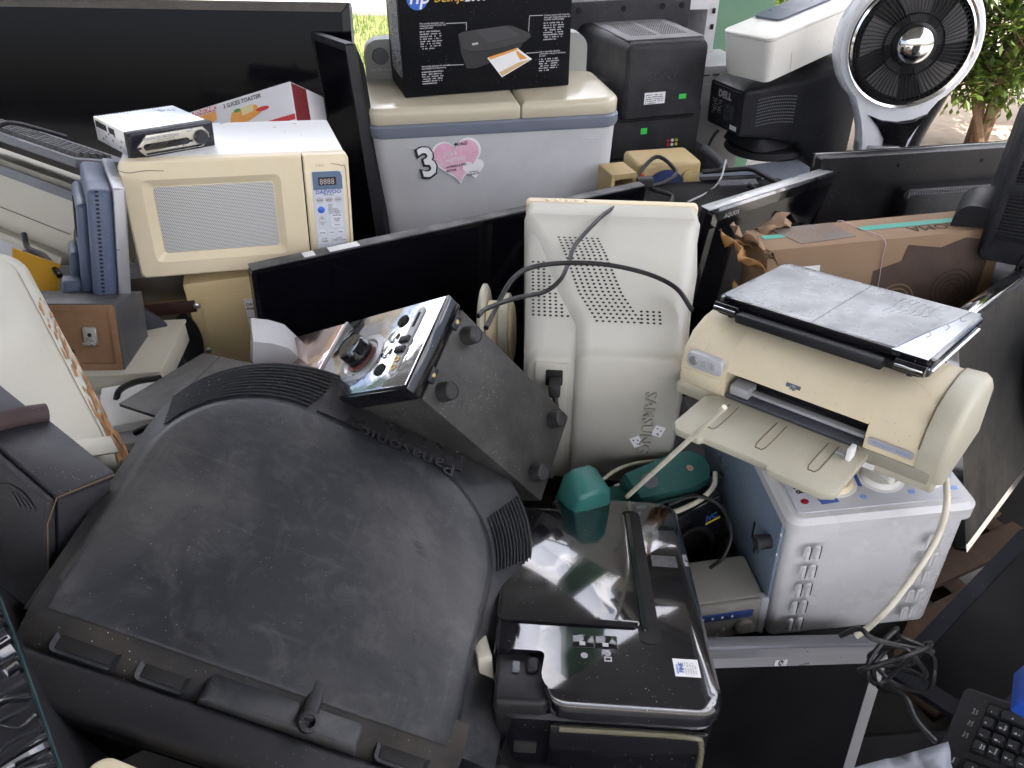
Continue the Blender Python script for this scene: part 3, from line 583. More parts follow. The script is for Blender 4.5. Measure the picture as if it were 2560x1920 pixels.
# ---- white cabinet and pale oven shell behind it ----
t=thing('white_cabinet','white metal case with an open dark drive bay behind the dark television','cabinet',ME((.66,3.62,0),(0,0,8)))
ringframe('front_frame',rrect(.30,1.13,.006,3,0,.565),rrect(.23,1.0,.004,3,-.005,.545),-.2,.2,-.19,WHITE,t); box('back_panel',(.29,.01,1.11),(0,.18,.565),HOLE,t,.001)
box('top_cap',(.33,.42,.05),(0,0,1.155),WHITE,t,.012); 
for z in (1.04,.98): box('latch_slot',(.014,.003,.02),(.133,-.2005,z),HOLE,t,.001)
t=thing('oven_shell','pale grey metal oven casing standing on end beside the green column','oven',ME((.80,3.36,.32),(0,0,14)))
box('casing',(.26,.28,.56),(0,0,.28),LGREY,t,.012); box('pressed_panel',(.21,.006,.46),(0,-.142,.26),LGREY,t,.004); boxes('vent_slots',[((.03,.004,.004),(-.07+i*.045,-.141,.525)) for i in range(4)],HOLE,t)['kind']='stuff'
t=thing('white_appliance','white rounded appliance top with vent slots at the very back','appliance',ME((.72,4.35,0),(0,0,12)))
box('body',(1.0,.5,1.06),(0,0,.53),WHITE,t,.05,5); lathe('round_lid',[(.24,0),(.24,.02),(.2,.04),(.12,.048)],WHITE,t,axm((.08,-.02,1.058),(0,0,1)),40); boxes('vent_slots',[((.12,.006,.003),(-.33,-.17+i*.022,1.0605)) for i in range(6)],HOLE,t)['kind']='stuff'
# ---- old black monitor ----
DL=mat('monitor_charcoal',(.014,.0145,.018),.45,spec=.3,dirt=.4,dcol=(.05,.05,.055),speck=.2)
D0=thing('tube_monitor','black tube monitor with vented side on a swivel base under the white printer','monitor',ME(scaled((1.074,3.496,.559),.85),(2,0,-68)))
def rz(w_,h_,y,cz,r_=.02,cx=0): return [V((x,y,z)) for x,z in rrect(w_,h_,r_,4,cx,cz)]
yb=-.137
loft('shell',[rz(.205,.155,yb+.004,.09,.012),rz(.222,.172,yb+.02,.09,.02),rz(.26,.20,yb+.13,.085),rz(.30,.24,yb+.24,.075),rz(.38,.35,yb+.285,.05),rz(.42,.40,yb+.36,.04),rz(.42,.40,yb+.42,.04)],DL,D0,ang=40)
prism('screen',rrect(.33,.26,.02,4,0,.065),yb+.415,yb+.425,SCREEN,D0)
F=FR((0,yb+.0035,0),(1,0,0),(0,0,1)); prism('rear_panel',rrect(.19,.14,.01,4,0,.09),yb,yb+.006,DL,D0,bev=.002)
F=FR((0,yb-.0006,0),(1,0,0),(0,0,1)); text('DELL',.034,F@MX.Translation((-.045,.122,0)),LGREY,D0,bold=2.2,sx=1.05)
fineprint('plate_print',-.075,.105,.06,7,.0085,F,GREYI,D0,41,.6); fineprint('plate_print',.0,.1,.06,9,.0065,F,GREY,D0,42,.8); decal('white_label',rect(.045,.024,.085,.04),F,PAPER,D0)
def sidept(y,z):  # right hand side of the shell
    return V((.113+(.15-.113)*min(1,max(0,(y-yb-.02)/.22)),y,z))
b=bmesh.new()
for j in range(9):
    for i in range(22):
        p=sidept(yb+.055+i*.0068,.145-j*.0115-.0006*(i-11)**2*.1); vs=[b.verts.new(p+V((.0022,dy,dz))) for dy,dz in ((-.0022,-.0022),(.0022,-.0022),(.0022,.0022),(-.0022,.0022))]; b.faces.new(vs)
o=fin('side_vent_holes',b,GREY,D0,False); o['kind']='stuff'
dots('top_vent_holes',[(x*.0105,yb+.035+j*.0105) for x in range(-9,10) for j in range(10)],.0026,FR((0,0,.0),(1,0,0),(0,1,0))@MX.Translation((0,0,.1885))@MX.Rotation(.0,4,'X'),HOLE,D0,6,0)
loft('foot_shroud',[[V((x,y+.08,-.02)) for x,y in rrect(.2,.24,.03,5)],[V((x,y+.08,-.06)) for x,y in rrect(.24,.28,.05,5)]],DL,D0); lathe('swivel_base',[(.155,-.095),(.16,-.088),(.15,-.07),(.1,-.055),(.06,-.04)],DL,D0,MX.Translation((0,.08,0)),40)
tube('power_lead',[(-.02,yb+.0,.0),(-.02,yb-.02,-.02),(-.035,yb-.035,-.08),(-.06,yb-.03,-.13),(-.16,yb-.02,-.15)],.0055,CABLE,D0); 
# ---- white flat printer on the monitor ----
IV=mat('ivory_white_plastic',(.74,.73,.68),.32,dirt=.15,dcol=(.6,.56,.45))
t=thing('printer','slim white printer with a slate flap lying across the black monitor','printer',ME(scaled((.964,2.854,.985),1.03),(9.1,-.8,-54.3)))
pw,pd,ph=.212,.48,.148
loft('body',[[V((x,y,0)) for x,y in rrect(pw-.03,pd-.02,.02,5)],[V((x,y,.012)) for x,y in rrect(pw-.022,pd-.012,.025,5)],[V((x,y,ph-.012)) for x,y in rrect(pw,pd,.03,5)]],IV,t)
loft('top_cover',[[V((x,y,ph-.010)) for x,y in rrect(pw,pd,.03,5)],[V((x,y,ph-.003)) for x,y in rrect(pw,pd,.03,5)],[V((x,y,ph)) for x,y in rrect(pw-.008,pd-.008,.027,5)]],IV,t)
prism('paper_flap',rrect(.115,pd*.62,[.02,.02,.02,.02],4,-.042,.06),ph+.001,ph+.008,mat('slate_flap',(.10,.11,.15),.3,dirt=.15),t,'XY')
box('side_seam',(.0012,.0012,ph*.8),(pw/2-.006,-pd/2+.12,ph*.45),STONE,t,0)
# ---- round headed fan ----
FW=mat('fan_white',(.74,.75,.78),.22,dirt=.1,dcol=(.6,.6,.6)); c0=at(2283,112,2.45); R_=.222
yx=V((.985,-.10,0)); M=MF(c0-V((0,0,.62)),yx,(.02,.05,1)); cz=.62
FN=thing('fan','white round headed pedestal fan with black grille and chrome hub','fan',M)
def keyhole(k):
    out=[]
    for i in range(41):
        a=rad(-52+284*i/40); out.append((R_*k*math.cos(a),cz+R_*k*math.sin(a)))
    L_=[(-R_*.53*k,cz-R_*.93),(-R_*.45*k,cz-R_*1.1),(-R_*.39*k,cz-R_*1.28),(-R_*.35*k,cz-R_*1.45),(-.076*k,cz-.355)]
    return [( x,z) for x,z in out]+L_+[(-x,z) for x,z in L_[::-1]]
ky=keyhole(1.); ki=keyhole(.955)
loft('body',[[V((x,.085,z)) for x,z in ki],[V((x,.06,z)) for x,z in ky],[V((x,.0,z)) for x,z in ky],[V((x,-.012,z)) for x,z in ki]],FW,FN,(True,True),40)
def ring(name,ri,ro,y0,y1,m_,n=56): 
    return loft(name,[[V((r_*math.cos(2*math.pi*i/n),y,cz+r_*math.sin(2*math.pi*i/n))) for i in range(n)] for r_,y in ((ro,y0),(ro-.003,y1-.003),((ro+ri)/2,y1),(ri+.003,y1-.003),(ri,y0))],m_,FN,(False,False))
ring('chrome_ring',R_*.80,R_*.89,-.011,-.024,CHROME); 
lathe('dark_well',[(R_*.81,.0),(R_*.80,.012)],HOLE,FN,axm((0,-.0225,cz),(0,1,0)),48)
ring('grille_rim',R_*.755,R_*.80,-.022,-.034,BLACK)
ring('inner_ring',R_*.40,R_*.42,-.028,-.036,BLACK)
me=None
for i in range(72):
    a=2*math.pi*i/72
    if me is None:
        b=bmesh.new(); ang=.22
        P=[V((r_*math.cos(ang*(r_/R_-.24)),-.038+.008*(r_/R_)**2,r_*math.sin(ang*(r_/R_-.24)))) for r_ in (R_*.24,R_*.42,R_*.6,R_*.78)]
        tube_bm(P,.0019,4,2,b); me=bpy.data.meshes.new('spoke'); b.to_mesh(me); b.free(); me.materials.append(BLACK)
    o=link('spoke',me,None,FN); o.location=(0,0,cz); o.rotation_euler=(0,-a,0)
for i in range(5):
    a=2*math.pi*i/5; pts=[]
    for k in range(7): aa=a+.1+k*.13; pts.append((R_*.72*math.cos(aa),cz+R_*.72*math.sin(aa)))
    for k in range(4): aa=a+.5-k*.2; pts.append((R_*.25*math.cos(aa),cz+R_*.25*math.sin(aa)))
    prism('blade',pts,-.0245-.001*i,-.0275-.001*i,mat('fan_blade_grey',(.07,.068,.07),.35,dirt=.4,dcol=(.13,.125,.12)),FN)
lathe('hub_rim',[(R_*.30,0),(R_*.30,.014),(R_*.265,.02)],BLACK,FN,axm((0,-.03,cz),(0,-1,0)),40)
lathe('hub_cap',[(R_*.265*math.cos(rad(a)),.016+.035*math.sin(rad(a))) for a in range(0,90,10)],CHROME,FN,axm((0,-.032,cz),(0,-1,0)),40)
sh=[(-R_*.36,cz-R_*1.0),(-R_*.15,cz-R_*1.07),(R_*.08,cz-R_*1.09),(R_*.3,cz-R_*1.05),(R_*.50,cz-R_*.96),(R_*.40,cz-R_*1.15),(R_*.31,cz-R_*1.35),(R_*.30,cz-.325),(-R_*.04,cz-.325),(-R_*.05,cz-R_*1.35),(-R_*.18,cz-R_*1.17)]
prism('neck_shield',sh,-.018,-.004,GLOSS,FN,bev=.002); 
lathe('collar',[(.081,0),(.083,.004),(.083,.026),(.081,.03)],SILVER,FN,axm((0,.035,cz-.352),(0,0,1)),36,scale=(1,.8)); lathe('stand',[(.17,-.0),(.17,.02),(.10,.05),(.078,.1),(.08,cz-.355)],FW,FN,axm((0,.035,0),(0,0,1)),36,scale=(1,.8))
tube('rear_strut',[(R_*.75,.07,cz-R_*.6),(R_*.6,.09,cz-R_*1.2),(R_*.5,.09,cz-.37)],.035,BLACK,FN,10,4)
# ---- flat television showing its back ----
M,W,H=MP(at(2059,397,2.25),at(2760,352,2.32),at(2042,582,2.36),.46)
t=thing('television','flat black television seen from behind with a vented hump, in front of the fan','television',M)
BK=mat('satin_black_tv_back',(.009,.009,.011),.34,spec=.35,dirt=.3,dcol=(.03,.03,.032),speck=.15)
loft('back_shell',[rz(W,H,.05,H/2,.012),rz(W,H,.012,H/2,.012),rz(W-.01,H-.006,.006,H/2,.012),rz(W-.05,H-.085,0,H/2-.03,.05),rz(W-.08,H-.12,.003,H/2-.03,.05)],BK,t)
box('front_bezel',(W+.006,.02,H+.006),(0,.06,H/2),GLOSS,t,.004)
loft('electronics_hump',[rz(W*.58,.23,.004,.25,.02,.06),rz(W*.57,.225,-.035,.25,.02,.06),rz(W*.55,.20,-.045,.245,.02,.06)],BK,t)
boxes('hump_vent',[((.0042,.003,.02),(.06-W*.27+i*.0082,-.0425,.347)) for i in range(int(W*.54/.0082))],GREY,t)['kind']='stuff'
for x in (-W/2+.03,-W/2+.24,-W/2+.5): cyl('screw',.006,.003,(x,.004,H-.035),(0,-1,0),HOLE,t,12)
F=FR((0,-.0005,0),(1,0,0),(0,0,1)); decal('blank_label',rect(.01,H-.07,.055,H-.045),FR((0,.003,0),(1,0,0),(0,.12,1)),STONE,t,.003)
F2=FR((.06-W*.29-.001,-.01,0),(0,-1,0),(0,0,1)); 
for z in (.14,.17): decal('port_label',rect(-W*.21,z,-W*.21+.014,z+.01),FR((.0,-.0455,0),(1,0,0),(0,0,1)),PAPER,t)
# ---- glossy television with raised lettering ----
M,W,H=MP(at(1784,534,1.96),at(2052,447,2.22),at(1738,700,2.08),.46)
W2=.72; M=M@MX.Translation(((W2-W)/2,0,0))
t=flat_tv('television','glossy black television standing slantwise behind the torn cooker carton',M,W2,H,.07,.03,mb=GLOSS,bulge=.03)
box('top_strip',(W2-.004,.03,.003),(0,.03,H+.0005),SILVER,t,.001)
text('AQUOS',.018,FR((-W2/2+.05,-.0005,H-.024),(1,0,0),(0,0,1)),LGREY,t)
# ---- cooker carton ----
KR=mat('brown_cardboard',(.29,.19,.115),.85,lay=((.16,.105,.065),14,.56,.76,.45),dirt=.6,dcol=(.20,.13,.08),dscale=5,speck=.1,bump=.15,bscale=120,scol=(.15,.1,.06)); KD=mat('dark_brown_print',(.075,.05,.038),.8,dirt=.5,dcol=(.12,.08,.055),dscale=14,bump=.1); TEAL=mat('teal_tape',(.05,.36,.28),.45,dirt=.25,bump=0); KI=mat('brown_ink',(.05,.032,.022),.8,dirt=.2,bump=0); KT=mat('torn_orange_card',(.46,.25,.09),.8,dirt=.5,dcol=(.35,.16,.05),dscale=18,bump=.3)
cw,cdp,chh=.60,.155,.36
C0=thing('cooker_carton','torn brown cooker carton with teal stripe and upside down print','box',ME(scaled((1.028,1.976,.319),.9),(-6,-2.7,6.7)))
C0.matrix_world=C0.matrix_world
box('carton',(cw,cdp,chh),(0,0,chh/2),KR,C0,.003)
Ft=FR((-cw/2,-cdp/2,chh+.0008),(1,0,0),(0,1,0))
decal('teal_stripe',rect(.02,.075,.11,.10),Ft,TEAL,C0); decal('teal_stripe',rect(.27,.07,cw-.005,.10),Ft,TEAL,C0)
decal('printed_panel',[(.09,.02),(.235,.035),(.225,.15),(.06,.14)],Ft,mat('grey_brown_print',(.20,.165,.14),.8,dirt=.4,bump=.05),C0,.0009)
def rings_(name,cx,cy,r0,n,Fm,m_):
    for k in range(n):
        b=bmesh.new(); r1=r0*(1-k/(n+.3)); r2=r1-r0*.07; N_=30
        o_=[b.verts.new(Fm@V((cx+r1*math.cos(2*math.pi*i/N_),cy+r1*math.sin(2*math.pi*i/N_),.0014))) for i in range(N_)]; i_=[b.verts.new(Fm@V((cx+r2*math.cos(2*math.pi*i/N_),cy+r2*math.sin(2*math.pi*i/N_),.0014))) for i in range(N_)]
        for i in range(N_): b.faces.new((o_[i],o_[(i+1)%N_],i_[(i+1)%N_],i_[i]))
        fin(name,b,m_,C0,False)
rings_('printed_burner',.12,.075,.04,3,Ft,KR); rings_('printed_burner',.20,.11,.036,4,Ft,KR)
text('aiiOMA',.05,Ft@MX.Translation((.52,.065,.0))@MX.Rotation(math.pi,4,'Z'),KI,C0,sx=.9)
Ff=FR((-cw/2,-cdp/2-.0008,0),(1,0,0),(0,0,1))
decal('printed_panel',[(.27,.02),(.545,.02),(.575,.33),(.50,.345),(.44,.325),(.355,.34),(.345,.30),(.275,.28)],Ff,KD,C0,.0008)
rings_('printed_burner',.345,.19,.05,4,Ff,KR); rings_('printed_burner',.49,.21,.055,4,Ff,KI)
for i,s_ in enumerate(('• Low gas consumption','• Tempered glass top')): text(s_,.022,Ff@MX.Translation((.25,.225+i*.035,.0))@MX.Rotation(math.pi,4,'Z'),KI,C0,bold=.5)
decal('white_label',rect(.09,.22,.135,.31),Ff,PAPER,C0)
r=random.Random(4)
for i,(x,y,z,dx,dy,dz,m_) in enumerate(((-.30,-.04,.30,-.07,-.03,.06,KT),(-.30,.0,.34,-.05,.02,.05,KR),(-.29,-.07,.33,-.03,-.02,.045,KR),(-.30,-.05,.22,-.075,-.02,.05,KT),(-.30,.05,.33,-.06,.03,.02,KT),(-.27,.07,.355,.09,.02,.025,KR),(-.3,-.06,.12,-.05,-.03,.02,KT))):
    b=bmesh.new(); n=6; vs=[]
    for u in range(n):
        row=[]
        for v_ in range(5):
            a=u/(n-1); e=(v_/4-.5)*.085*(1-.25*a)
            p=V((x+dx*a,y+dy*a+e,z+dz*a+.02*math.sin(a*4+v_)*r.uniform(.3,1)))+V((r.uniform(-.008,.008),r.uniform(-.006,.006),r.uniform(-.008,.008)))*(.3+a)
            row.append(b.verts.new(p))
        vs.append(row)
    for u in range(n-1):
        for v_ in range(4): b.faces.new((vs[u][v_],vs[u+1][v_],vs[u+1][v_+1],vs[u][v_+1]))
    o=fin('torn_flap',b,m_,C0); sm=o.modifiers.new('s','SOLIDIFY'); sm.thickness=.0025
box('crushed_end',(.05,.12,.20),(-.315,0,.12),TEAL,C0,.02,2)
tube('string',[(-.05,cdp/2+.001,chh-.05),(-.05,cdp/2+.001,chh+.002),(-.03,0,chh+.003),(-.012,-cdp/2-.002,chh+.001),(-.008,-cdp/2-.003,chh-.06),(-.004,-cdp/2-.003,.1)],.0012,mat('pink_string',(.6,.42,.48),.6,dirt=0),C0,5,4)
# ---- slatted black monitor at the right ----
t=thing('tube_monitor','black tube monitor housing with horizontal cooling slats leaning behind the large dark television','monitor',MF(at(2594,690,1.86),(.86,-.5,.0),(.03,.05,1))); 
loft('shell',[rz(.27,.33,-.0,.18,.02),rz(.285,.345,.02,.18,.03),rz(.29,.35,.15,.175,.04),rz(.30,.36,.26,.17,.03)],DL,t); box('slat_backing',(.25,.006,.26),(-.005,-.002,.2),HOLE,t,.001)
sl=None
for i in range(30):
    if i in (12,13,14): continue
    o=box('slat',(.235,.008,.0048),(0,-.006,0),DL,t,.001) if sl is None else link('slat',sl.data,None,t); sl=sl or o; o.location=(-.005,0,.085+i*.0082)
for x in (-.126,.116): box('side_frame',(.018,.014,.30),(x,-.005,.195),DL,t,.003)
box('middle_frame',(.25,.014,.03),(-.005,-.0055,.192),DL,t,.003)
loft('pivot_foot',[rz(.09,.16,.03,.05,.04,-.17),rz(.12,.20,.16,.05,.05,-.15)],DL,t)
tube('signal_cable',[(.02,-.012,.36),(.0,-.016,.22),(-.03,-.014,.12),(-.05,-.01,.0)],.004,CABLE,t)
# ---- voltage stabiliser and small cream box ----
t=thing('voltage_stabiliser','dusty tan voltage stabiliser with a blue oval panel below the dark television','stabiliser',MF(at(1668,480,2.50),(.98,.2,0),(0,0,1)))
TAN=mat('dusty_tan_enamel',(.44,.33,.15),.5,dirt=.5,dcol=(.33,.26,.15),dscale=9)
box('case',(.215,.15,.095),(0,.075,.048),TAN,t,.014,3); F=FR((0,-.0008,0),(1,0,0),(0,0,1))
decal('blue_panel',[(-.075,.006)]+[(-.012+.063*math.cos(rad(a)),.02+.055*math.sin(rad(a))) for a in range(170,-5,-15)]+[(.06,.006)],F,mat('navy_panel',(.03,.05,.14),.4,dirt=.4),t); lathe('voltage_dial',[(.017,0),(.016,.006),(.012,.007)],TAN,t,axm((.06,-.001,.052),(0,-1,0)),24); box('power_switch',(.012,.006,.016),(-.092,-.002,.06),REDI,t,.002); decal('plate_label',rect(-.10,.01,-.084,.045),F,GREYI,t)
t=thing('cream_case','small open cream plastic case wedged beside the washing machine','case',MF(at(1555,515,2.4),(.95,.3,0),(.02,0,1))@MX.Scale(.85,4))
ringframe('body',rrect(.10,.12,.006,3,0,.06),rrect(.07,.05,.004,3,0,.075),0,.12,.004,TAN,t); box('base',(.09,.1,.03),(0,.06,.02),TAN,t,.004); box('back_wall',(.098,.006,.118),(0,.117,.06),TAN,t,.002)
# ---- lying dark television and grey panel below the monitor ----
t=thing('metal_sheet','blue grey metal case panel lying under the black swivel monitor','panel',MF(at(1900,510,2.62),(.93,.36,.0),(0,-.1,1)))
box('sheet',(.62,.36,.04),(.05,.1,-.02),mat('blue_grey_metal',(.24,.27,.33),.4,dirt=.3),t,.004); box('folded_lip',(.62,.012,.018),(.05,-.085,-.01),LGREY,t,.002)
DARKT=mat('sooty_black_plastic',(.008,.008,.009),.6,spec=.15,dirt=.4,dcol=(.02,.02,.02),speck=.15)
t=thing('television','dark television lying on its screen beneath the grey panel, dusty back up','television',MF(at(1800,585,2.28),(.99,.12,.0),(0,-.20,1)))
loft('back_shell',[[V((x,y,-.05)) for x,y in rrect(.60,.36,.01,4,0,.12)],[V((x,y,-.01)) for x,y in rrect(.60,.36,.01,4,0,.12)],[V((x,y,.004)) for x,y in rrect(.56,.32,.02,4,0,.12)],[V((x,y,.012)) for x,y in rrect(.40,.18,.05,4,0.02,.13)]],DARKT,t); box('frame_edge',(.61,.014,.03),(0,-.07,-.0),GREY,t,.003); box('vent_strip',(.2,.02,.006),(.12,.28,.012),HOLE,t,.001); boxes('vent_slots',[((.003,.03,.004),(.06+i*.007,.22,.032)) for i in range(18)],GREY,t)['kind']='stuff'
for i,(pts,m_,r_,l) in enumerate((([(1580,455,2.4),(1640,392,2.44),(1690,430,2.4),(1665,455,2.38),(1625,470,2.36),(1680,490,2.34),(1660,520,2.3),(1600,500,2.3)],CABLE,.0065,'black flex looping over the tan voltage stabiliser'),([(1755,430,2.5),(1820,425,2.5),(1880,424,2.48),(1930,450,2.42),(1990,480,2.36)],CABLE,.008,'thick black lead running under the black swivel monitor'),([(1870,462,2.42),(1900,480,2.4),(1960,520,2.3),(1990,560,2.2)],RUBBER,.008,'black mains lead with a plug lying below the grey panel'),([(1815,400,2.5),(1800,450,2.45),(1770,480,2.42),(1720,505,2.35)],LGREY,.003,'thin grey wire hanging across the lying dark television'),([(1760,370,2.9),(1795,400,2.85),(1810,420,2.8)],GREY,.016,'ribbed grey hose between the dark television and swivel monitor'))):
    tag(tube('cable',[at(*p) for p in pts],r_,m_),l,'cable')
tag(box('power_adapter',(.05,.03,.03),(0,0,0),RUBBER,None,.006),'black plug block beside the tan voltage stabiliser','plug').matrix_world=MF(at(1612,455,2.34),(1,.2,0),(0,0,1))
# ================= added dark blocks that carry the pile and keep light out of its gaps =================
DARK=mat('grimy_black_cabinet',(.010,.010,.011),.7,dirt=.5,dcol=(.02,.019,.018))
def add_filler(pos,size,rot,label):
    t=thing('buried_cabinet',label,'cabinet',ME(pos,(0,0,rot))); x,y,z=size
    loft('shell',[[V((a,b_,0)) for a,b_ in rrect(x,y,.02,3)],[V((a,b_,z-.015)) for a,b_ in rrect(x,y,.02,3)],[V((a,b_,z)) for a,b_ in rrect(x-.03,y-.03,.02,3)]],DARK,t); box('front_frame',(x-.03,.02,z-.06),(0,-y/2-.008,z/2),DARK,t,.006)
add_filler((-.68,1.72,0),(.62,.42,.38),10,'grimy black cabinet on the floor under the water purifier')
add_filler((-.98,1.32,0),(.55,.4,.50),0,'grimy black cabinet on the floor under the beige casing')
add_filler((-.42,.98,0),(.66,.40,.36),-4,'grimy black cabinet buried under the upturned tube television')
add_filler((.22,1.45,0),(.42,.42,.49),4,'grimy black cabinet buried under the grey monitor')
add_filler((.56,1.12,0),(.34,.40,.50),4,'grimy black cabinet buried under the white toaster oven')
add_filler((1.0,1.85,0),(.66,.34,.42),7,'grimy black cabinet buried under the brown cooker carton')
add_filler((.10,.86,0),(.34,.38,.44),0,'grimy black cabinet buried under the glossy black printer')
add_filler((.95,2.55,0),(1.0,.55,.58),10,'grimy black cabinet on the floor under the swivel monitor')
add_filler((.5,3.05,0),(.5,.5,.625),16,'grimy black stand on the floor under the reversed tube television')
add_filler((1.32,.72,0),(.5,.8,.95),6,'grimy black cabinet standing at the right end of the pile')  # this and the next two stand out of view, added to block light
add_filler((-1.28,.62,0),(.5,.9,.75),-4,'grimy black cabinet standing at the left end of the pile')
add_filler((.0,.12,0),(1.7,.36,.34),0,'low grimy black cabinet along the near foot of the pile')
add_filler((.80,.66,0),(.46,.42,.16),5,'flat grimy black cabinet on the floor beside the silver framed monitor')  # dark block added over pale floor to stand for deep shade
add_filler((-1.3,2.2,0),(1.0,.7,.55),5,'grimy black cabinet on the floor behind the left printer')
add_filler((1.45,1.75,0),(.5,.5,.66),8,'grimy black cabinet buried under the slatted monitor')
# ================= middle row =================
tl,tr,bl=at(627,679,1.6),at(1616,466,2.1),at(671,821,1.70)
M,W,H=MP(tl,tr,bl,.62)
t=flat_tv('television','long flat black television leaning across the pile in front of the washer',M,W,H,.03,.012,mb=GLOSS,ms=SCREEN,bulge=.03)
box('dusty_top_edge',(W-.006,.026,.004),(0,.016,H+.0015),mat('dust_on_gloss',(.05,.05,.052),.4,dirt=.9,dcol=(.22,.215,.21),dscale=12,speck=.3),t,.001)
for x,l_ in ((-W/2+.21,.07),(-W/2+.13,.025)): box('paper_scrap',(l_,.02,.0012),(x,.014,H+.0042),PAPER,t,0)
# ---- pale grey tube monitor on its side ----
SB=mat('pale_grey_monitor',(.47,.46,.405),.42,dirt=.35,dcol=(.38,.345,.26),dscale=3.5,speck=.2,scol=(.15,.12,.09))
G0=thing('tube_monitor','pale grey beige tube monitor lying on its side with a black lead over it','monitor',ME((.20,1.43,.515),(3,0,-5)))
def rq(w_,h_,y,cx,cz,r_): return [V((x,y,z)) for x,z in rrect(w_,h_,r_,6,cx,cz)]
loft('shell',[rq(.385,.40,.26,.005,.20,.018),rq(.385,.40,.20,.005,.20,.018),rq(.372,.385,.17,.005,.198,.035),rq(.345,.35,.02,.0,.185,.05),rq(.31,.33,-.13,-.008,.172,.045),rq(.298,.32,-.205,-.01,.166,.036),rq(.29,.31,-.222,-.01,.165,.03),rq(.275,.295,-.2285,-.01,.164,.026)],SB,G0,ang=60)
box('front_bezel',(.39,.03,.405),(.005,.272,.20),CREAM,G0,.01,3); prism('screen',rrect(.33,.30,.02,4,.012,.2),.284,.291,SCREEN,G0)
for i in range(5): lathe('front_button',[(.0055,0),(.005,.002),(.003,.0022)],CREAM,G0,axm((-.14+i*.022,.27,.4025),(0,0,1)),10)
# vents run down the upper side, following its slope
def interp(K_,y):
    if y<=K_[0][0]: return K_[0][1]
    for (a,za),(b_,zb) in zip(K_,K_[1:]):
        if a<=y<=b_: return za+(zb-za)*(y-a)/(b_-a)
    return K_[-1][1]
def topz(y,raised=False): return interp([(-.222,.32),(-.205,.326),(-.13,.337),(.02,.36),(.17,.3905),(.2,.40)],y) if not raised else interp([(-.215,.341),(-.14,.347),(-.06,.359),(.06,.382),(.16,.3895),(.17,.3905)],y)
b=bmesh.new()
def vent(x,y,raised):
    z=topz(y,raised)+.0008; s=(topz(y+.01,raised)-topz(y-.01,raised))/.02; N_=7
    b.faces.new([b.verts.new((x+.0031*math.cos(2*math.pi*i/N_),y+.0031*math.sin(2*math.pi*i/N_),z+s*.0031*math.sin(2*math.pi*i/N_))) for i in range(N_)])
XL=[(-.215,-.03),(-.14,-.035),(-.06,-.07),(.06,-.103),(.16,-.13)]
for j in range(25):
    y=.118-j*.0108
    for i in range(8): vent(interp(XL,y)+.010+i*.0118,y,True)
for j in range(16):
    y=.045-j*.0108; x0=interp([(-.14,-.146),(.06,-.160)],y); n_=int((interp(XL,y)-.022-x0)/.0112)
    for i in range(n_): vent(x0+i*.0112,y,False)
for j in range(4):
    for i in range(4): vent(.06+i*.0115,-.109-j*.0108,True)
o=fin('vent_holes',b,HOLE,G0,False); o['kind']='stuff'
loft('raised_housing',[[V((x,y,z)) for x,z in rrect(R_-L_,t_-b0,r_,6,(R_+L_)/2,(t_+b0)/2)] for y,L_,R_,t_,b0,r_ in ((.2,-.1885,.1985,.4008,-.001,.018),(.165,-.182,.1925,.3905,.004,.034),(.06,-.1415,.184,.382,.008,.04),(-.06,-.109,.163,.359,.012,.04),(-.14,-.073,.152,.347,.014,.036),(-.215,-.065,.144,.341,.015,.032),(-.232,-.062,.140,.337,.017,.03),(-.2395,-.055,.132,.328,.0235,.026))],SB,G0,ang=60)
prism('socket_panel',rrect(.06,.29,.004,3,-.106,.165),-.2335,-.20,SB,G0,bev=.002); box('power_socket',(.032,.006,.036),(-.100,-.2345,.278),HOLE,G0,.003)
lead=box('power_plug',(.022,.036,.030),(-.098,-.252,.270),RUBBER,G0,.005); tube('plug_lead',[(-.098,-.262,.262),(-.093,-.278,.242),(-.093,-.272,.222),(-.112,-.262,.213),(-.15,-.256,.222),(-.19,-.25,.235)],.0052,CABLE,G0)
box('signal_socket',(.03,.01,.018),(-.098,-.234,.185),RUBBER,G0,.003)
text('SAMSUNG',.031,FR((.072,-.2405,.262),(0,0,-1),(1,0,0)),mat('embossed_grey',(.38,.37,.32),.4,dirt=.2),G0,th=.0035,sx=1.1,bold=.3)  # letters coloured darker than the shell to stand for relief shading
F=FR((0,-.2405,0),(1,0,0),(0,0,1))
for x,z,a in ((.066,.135,.5),(.105,.165,-.3)): 
    Fd=F@MX.Translation((x,z,.0))@MX.Rotation(a,4,'Z'); decal('dotted_sticker',rect(-.01,-.013,.01,.013),Fd,PAPER,G0); dots('sticker_dots',[(-.004,.006),(.004,.003),(0,-.006),(.003,-.008)],.0018,Fd@MX.Translation((0,0,.0009)),INK,G0,8,0)
Fp=FR((-.115,-.239,.02),(0,0,1),(-1,0,0)); decal('rating_plate',rect(0,-.022,.075,.012),Fp,GREYI,G0); fineprint('plate_print',.004,.004,.066,4,.006,Fp@MX.Translation((0,0,.0006)),INK,G0,51)
for r_,x,h_,m_ in ((.10,-.262,.012,BEIGE),(.065,-.25,.055,CREAM),(.082,-.222,.022,STONE)): lathe('swivel_base',[(r_-.006,0),(r_,.003),(r_,h_-.003),(r_-.006,h_)],m_,G0,axm((x,-.01,.225),(1,0,.05)),40)
for i in range(10): a=i*.628; box('base_tooth',(.006,.012,.02),(-.264,-.01+.062*math.cos(a),.225+.062*math.sin(a)),STONE,G0,.002)
tag(tube('mains_lead',[at(*p) for p in ((1537,517,1.755),(1500,545,1.68),(1440,610,1.60),(1420,660,1.545),(1400,700,1.51),(1360,730,1.51),(1290,745,1.46),(1220,770,1.38),(1195,790,1.34))],.0046,CABLE),'black mains lead hanging from the top edge of the grey monitor','cable')
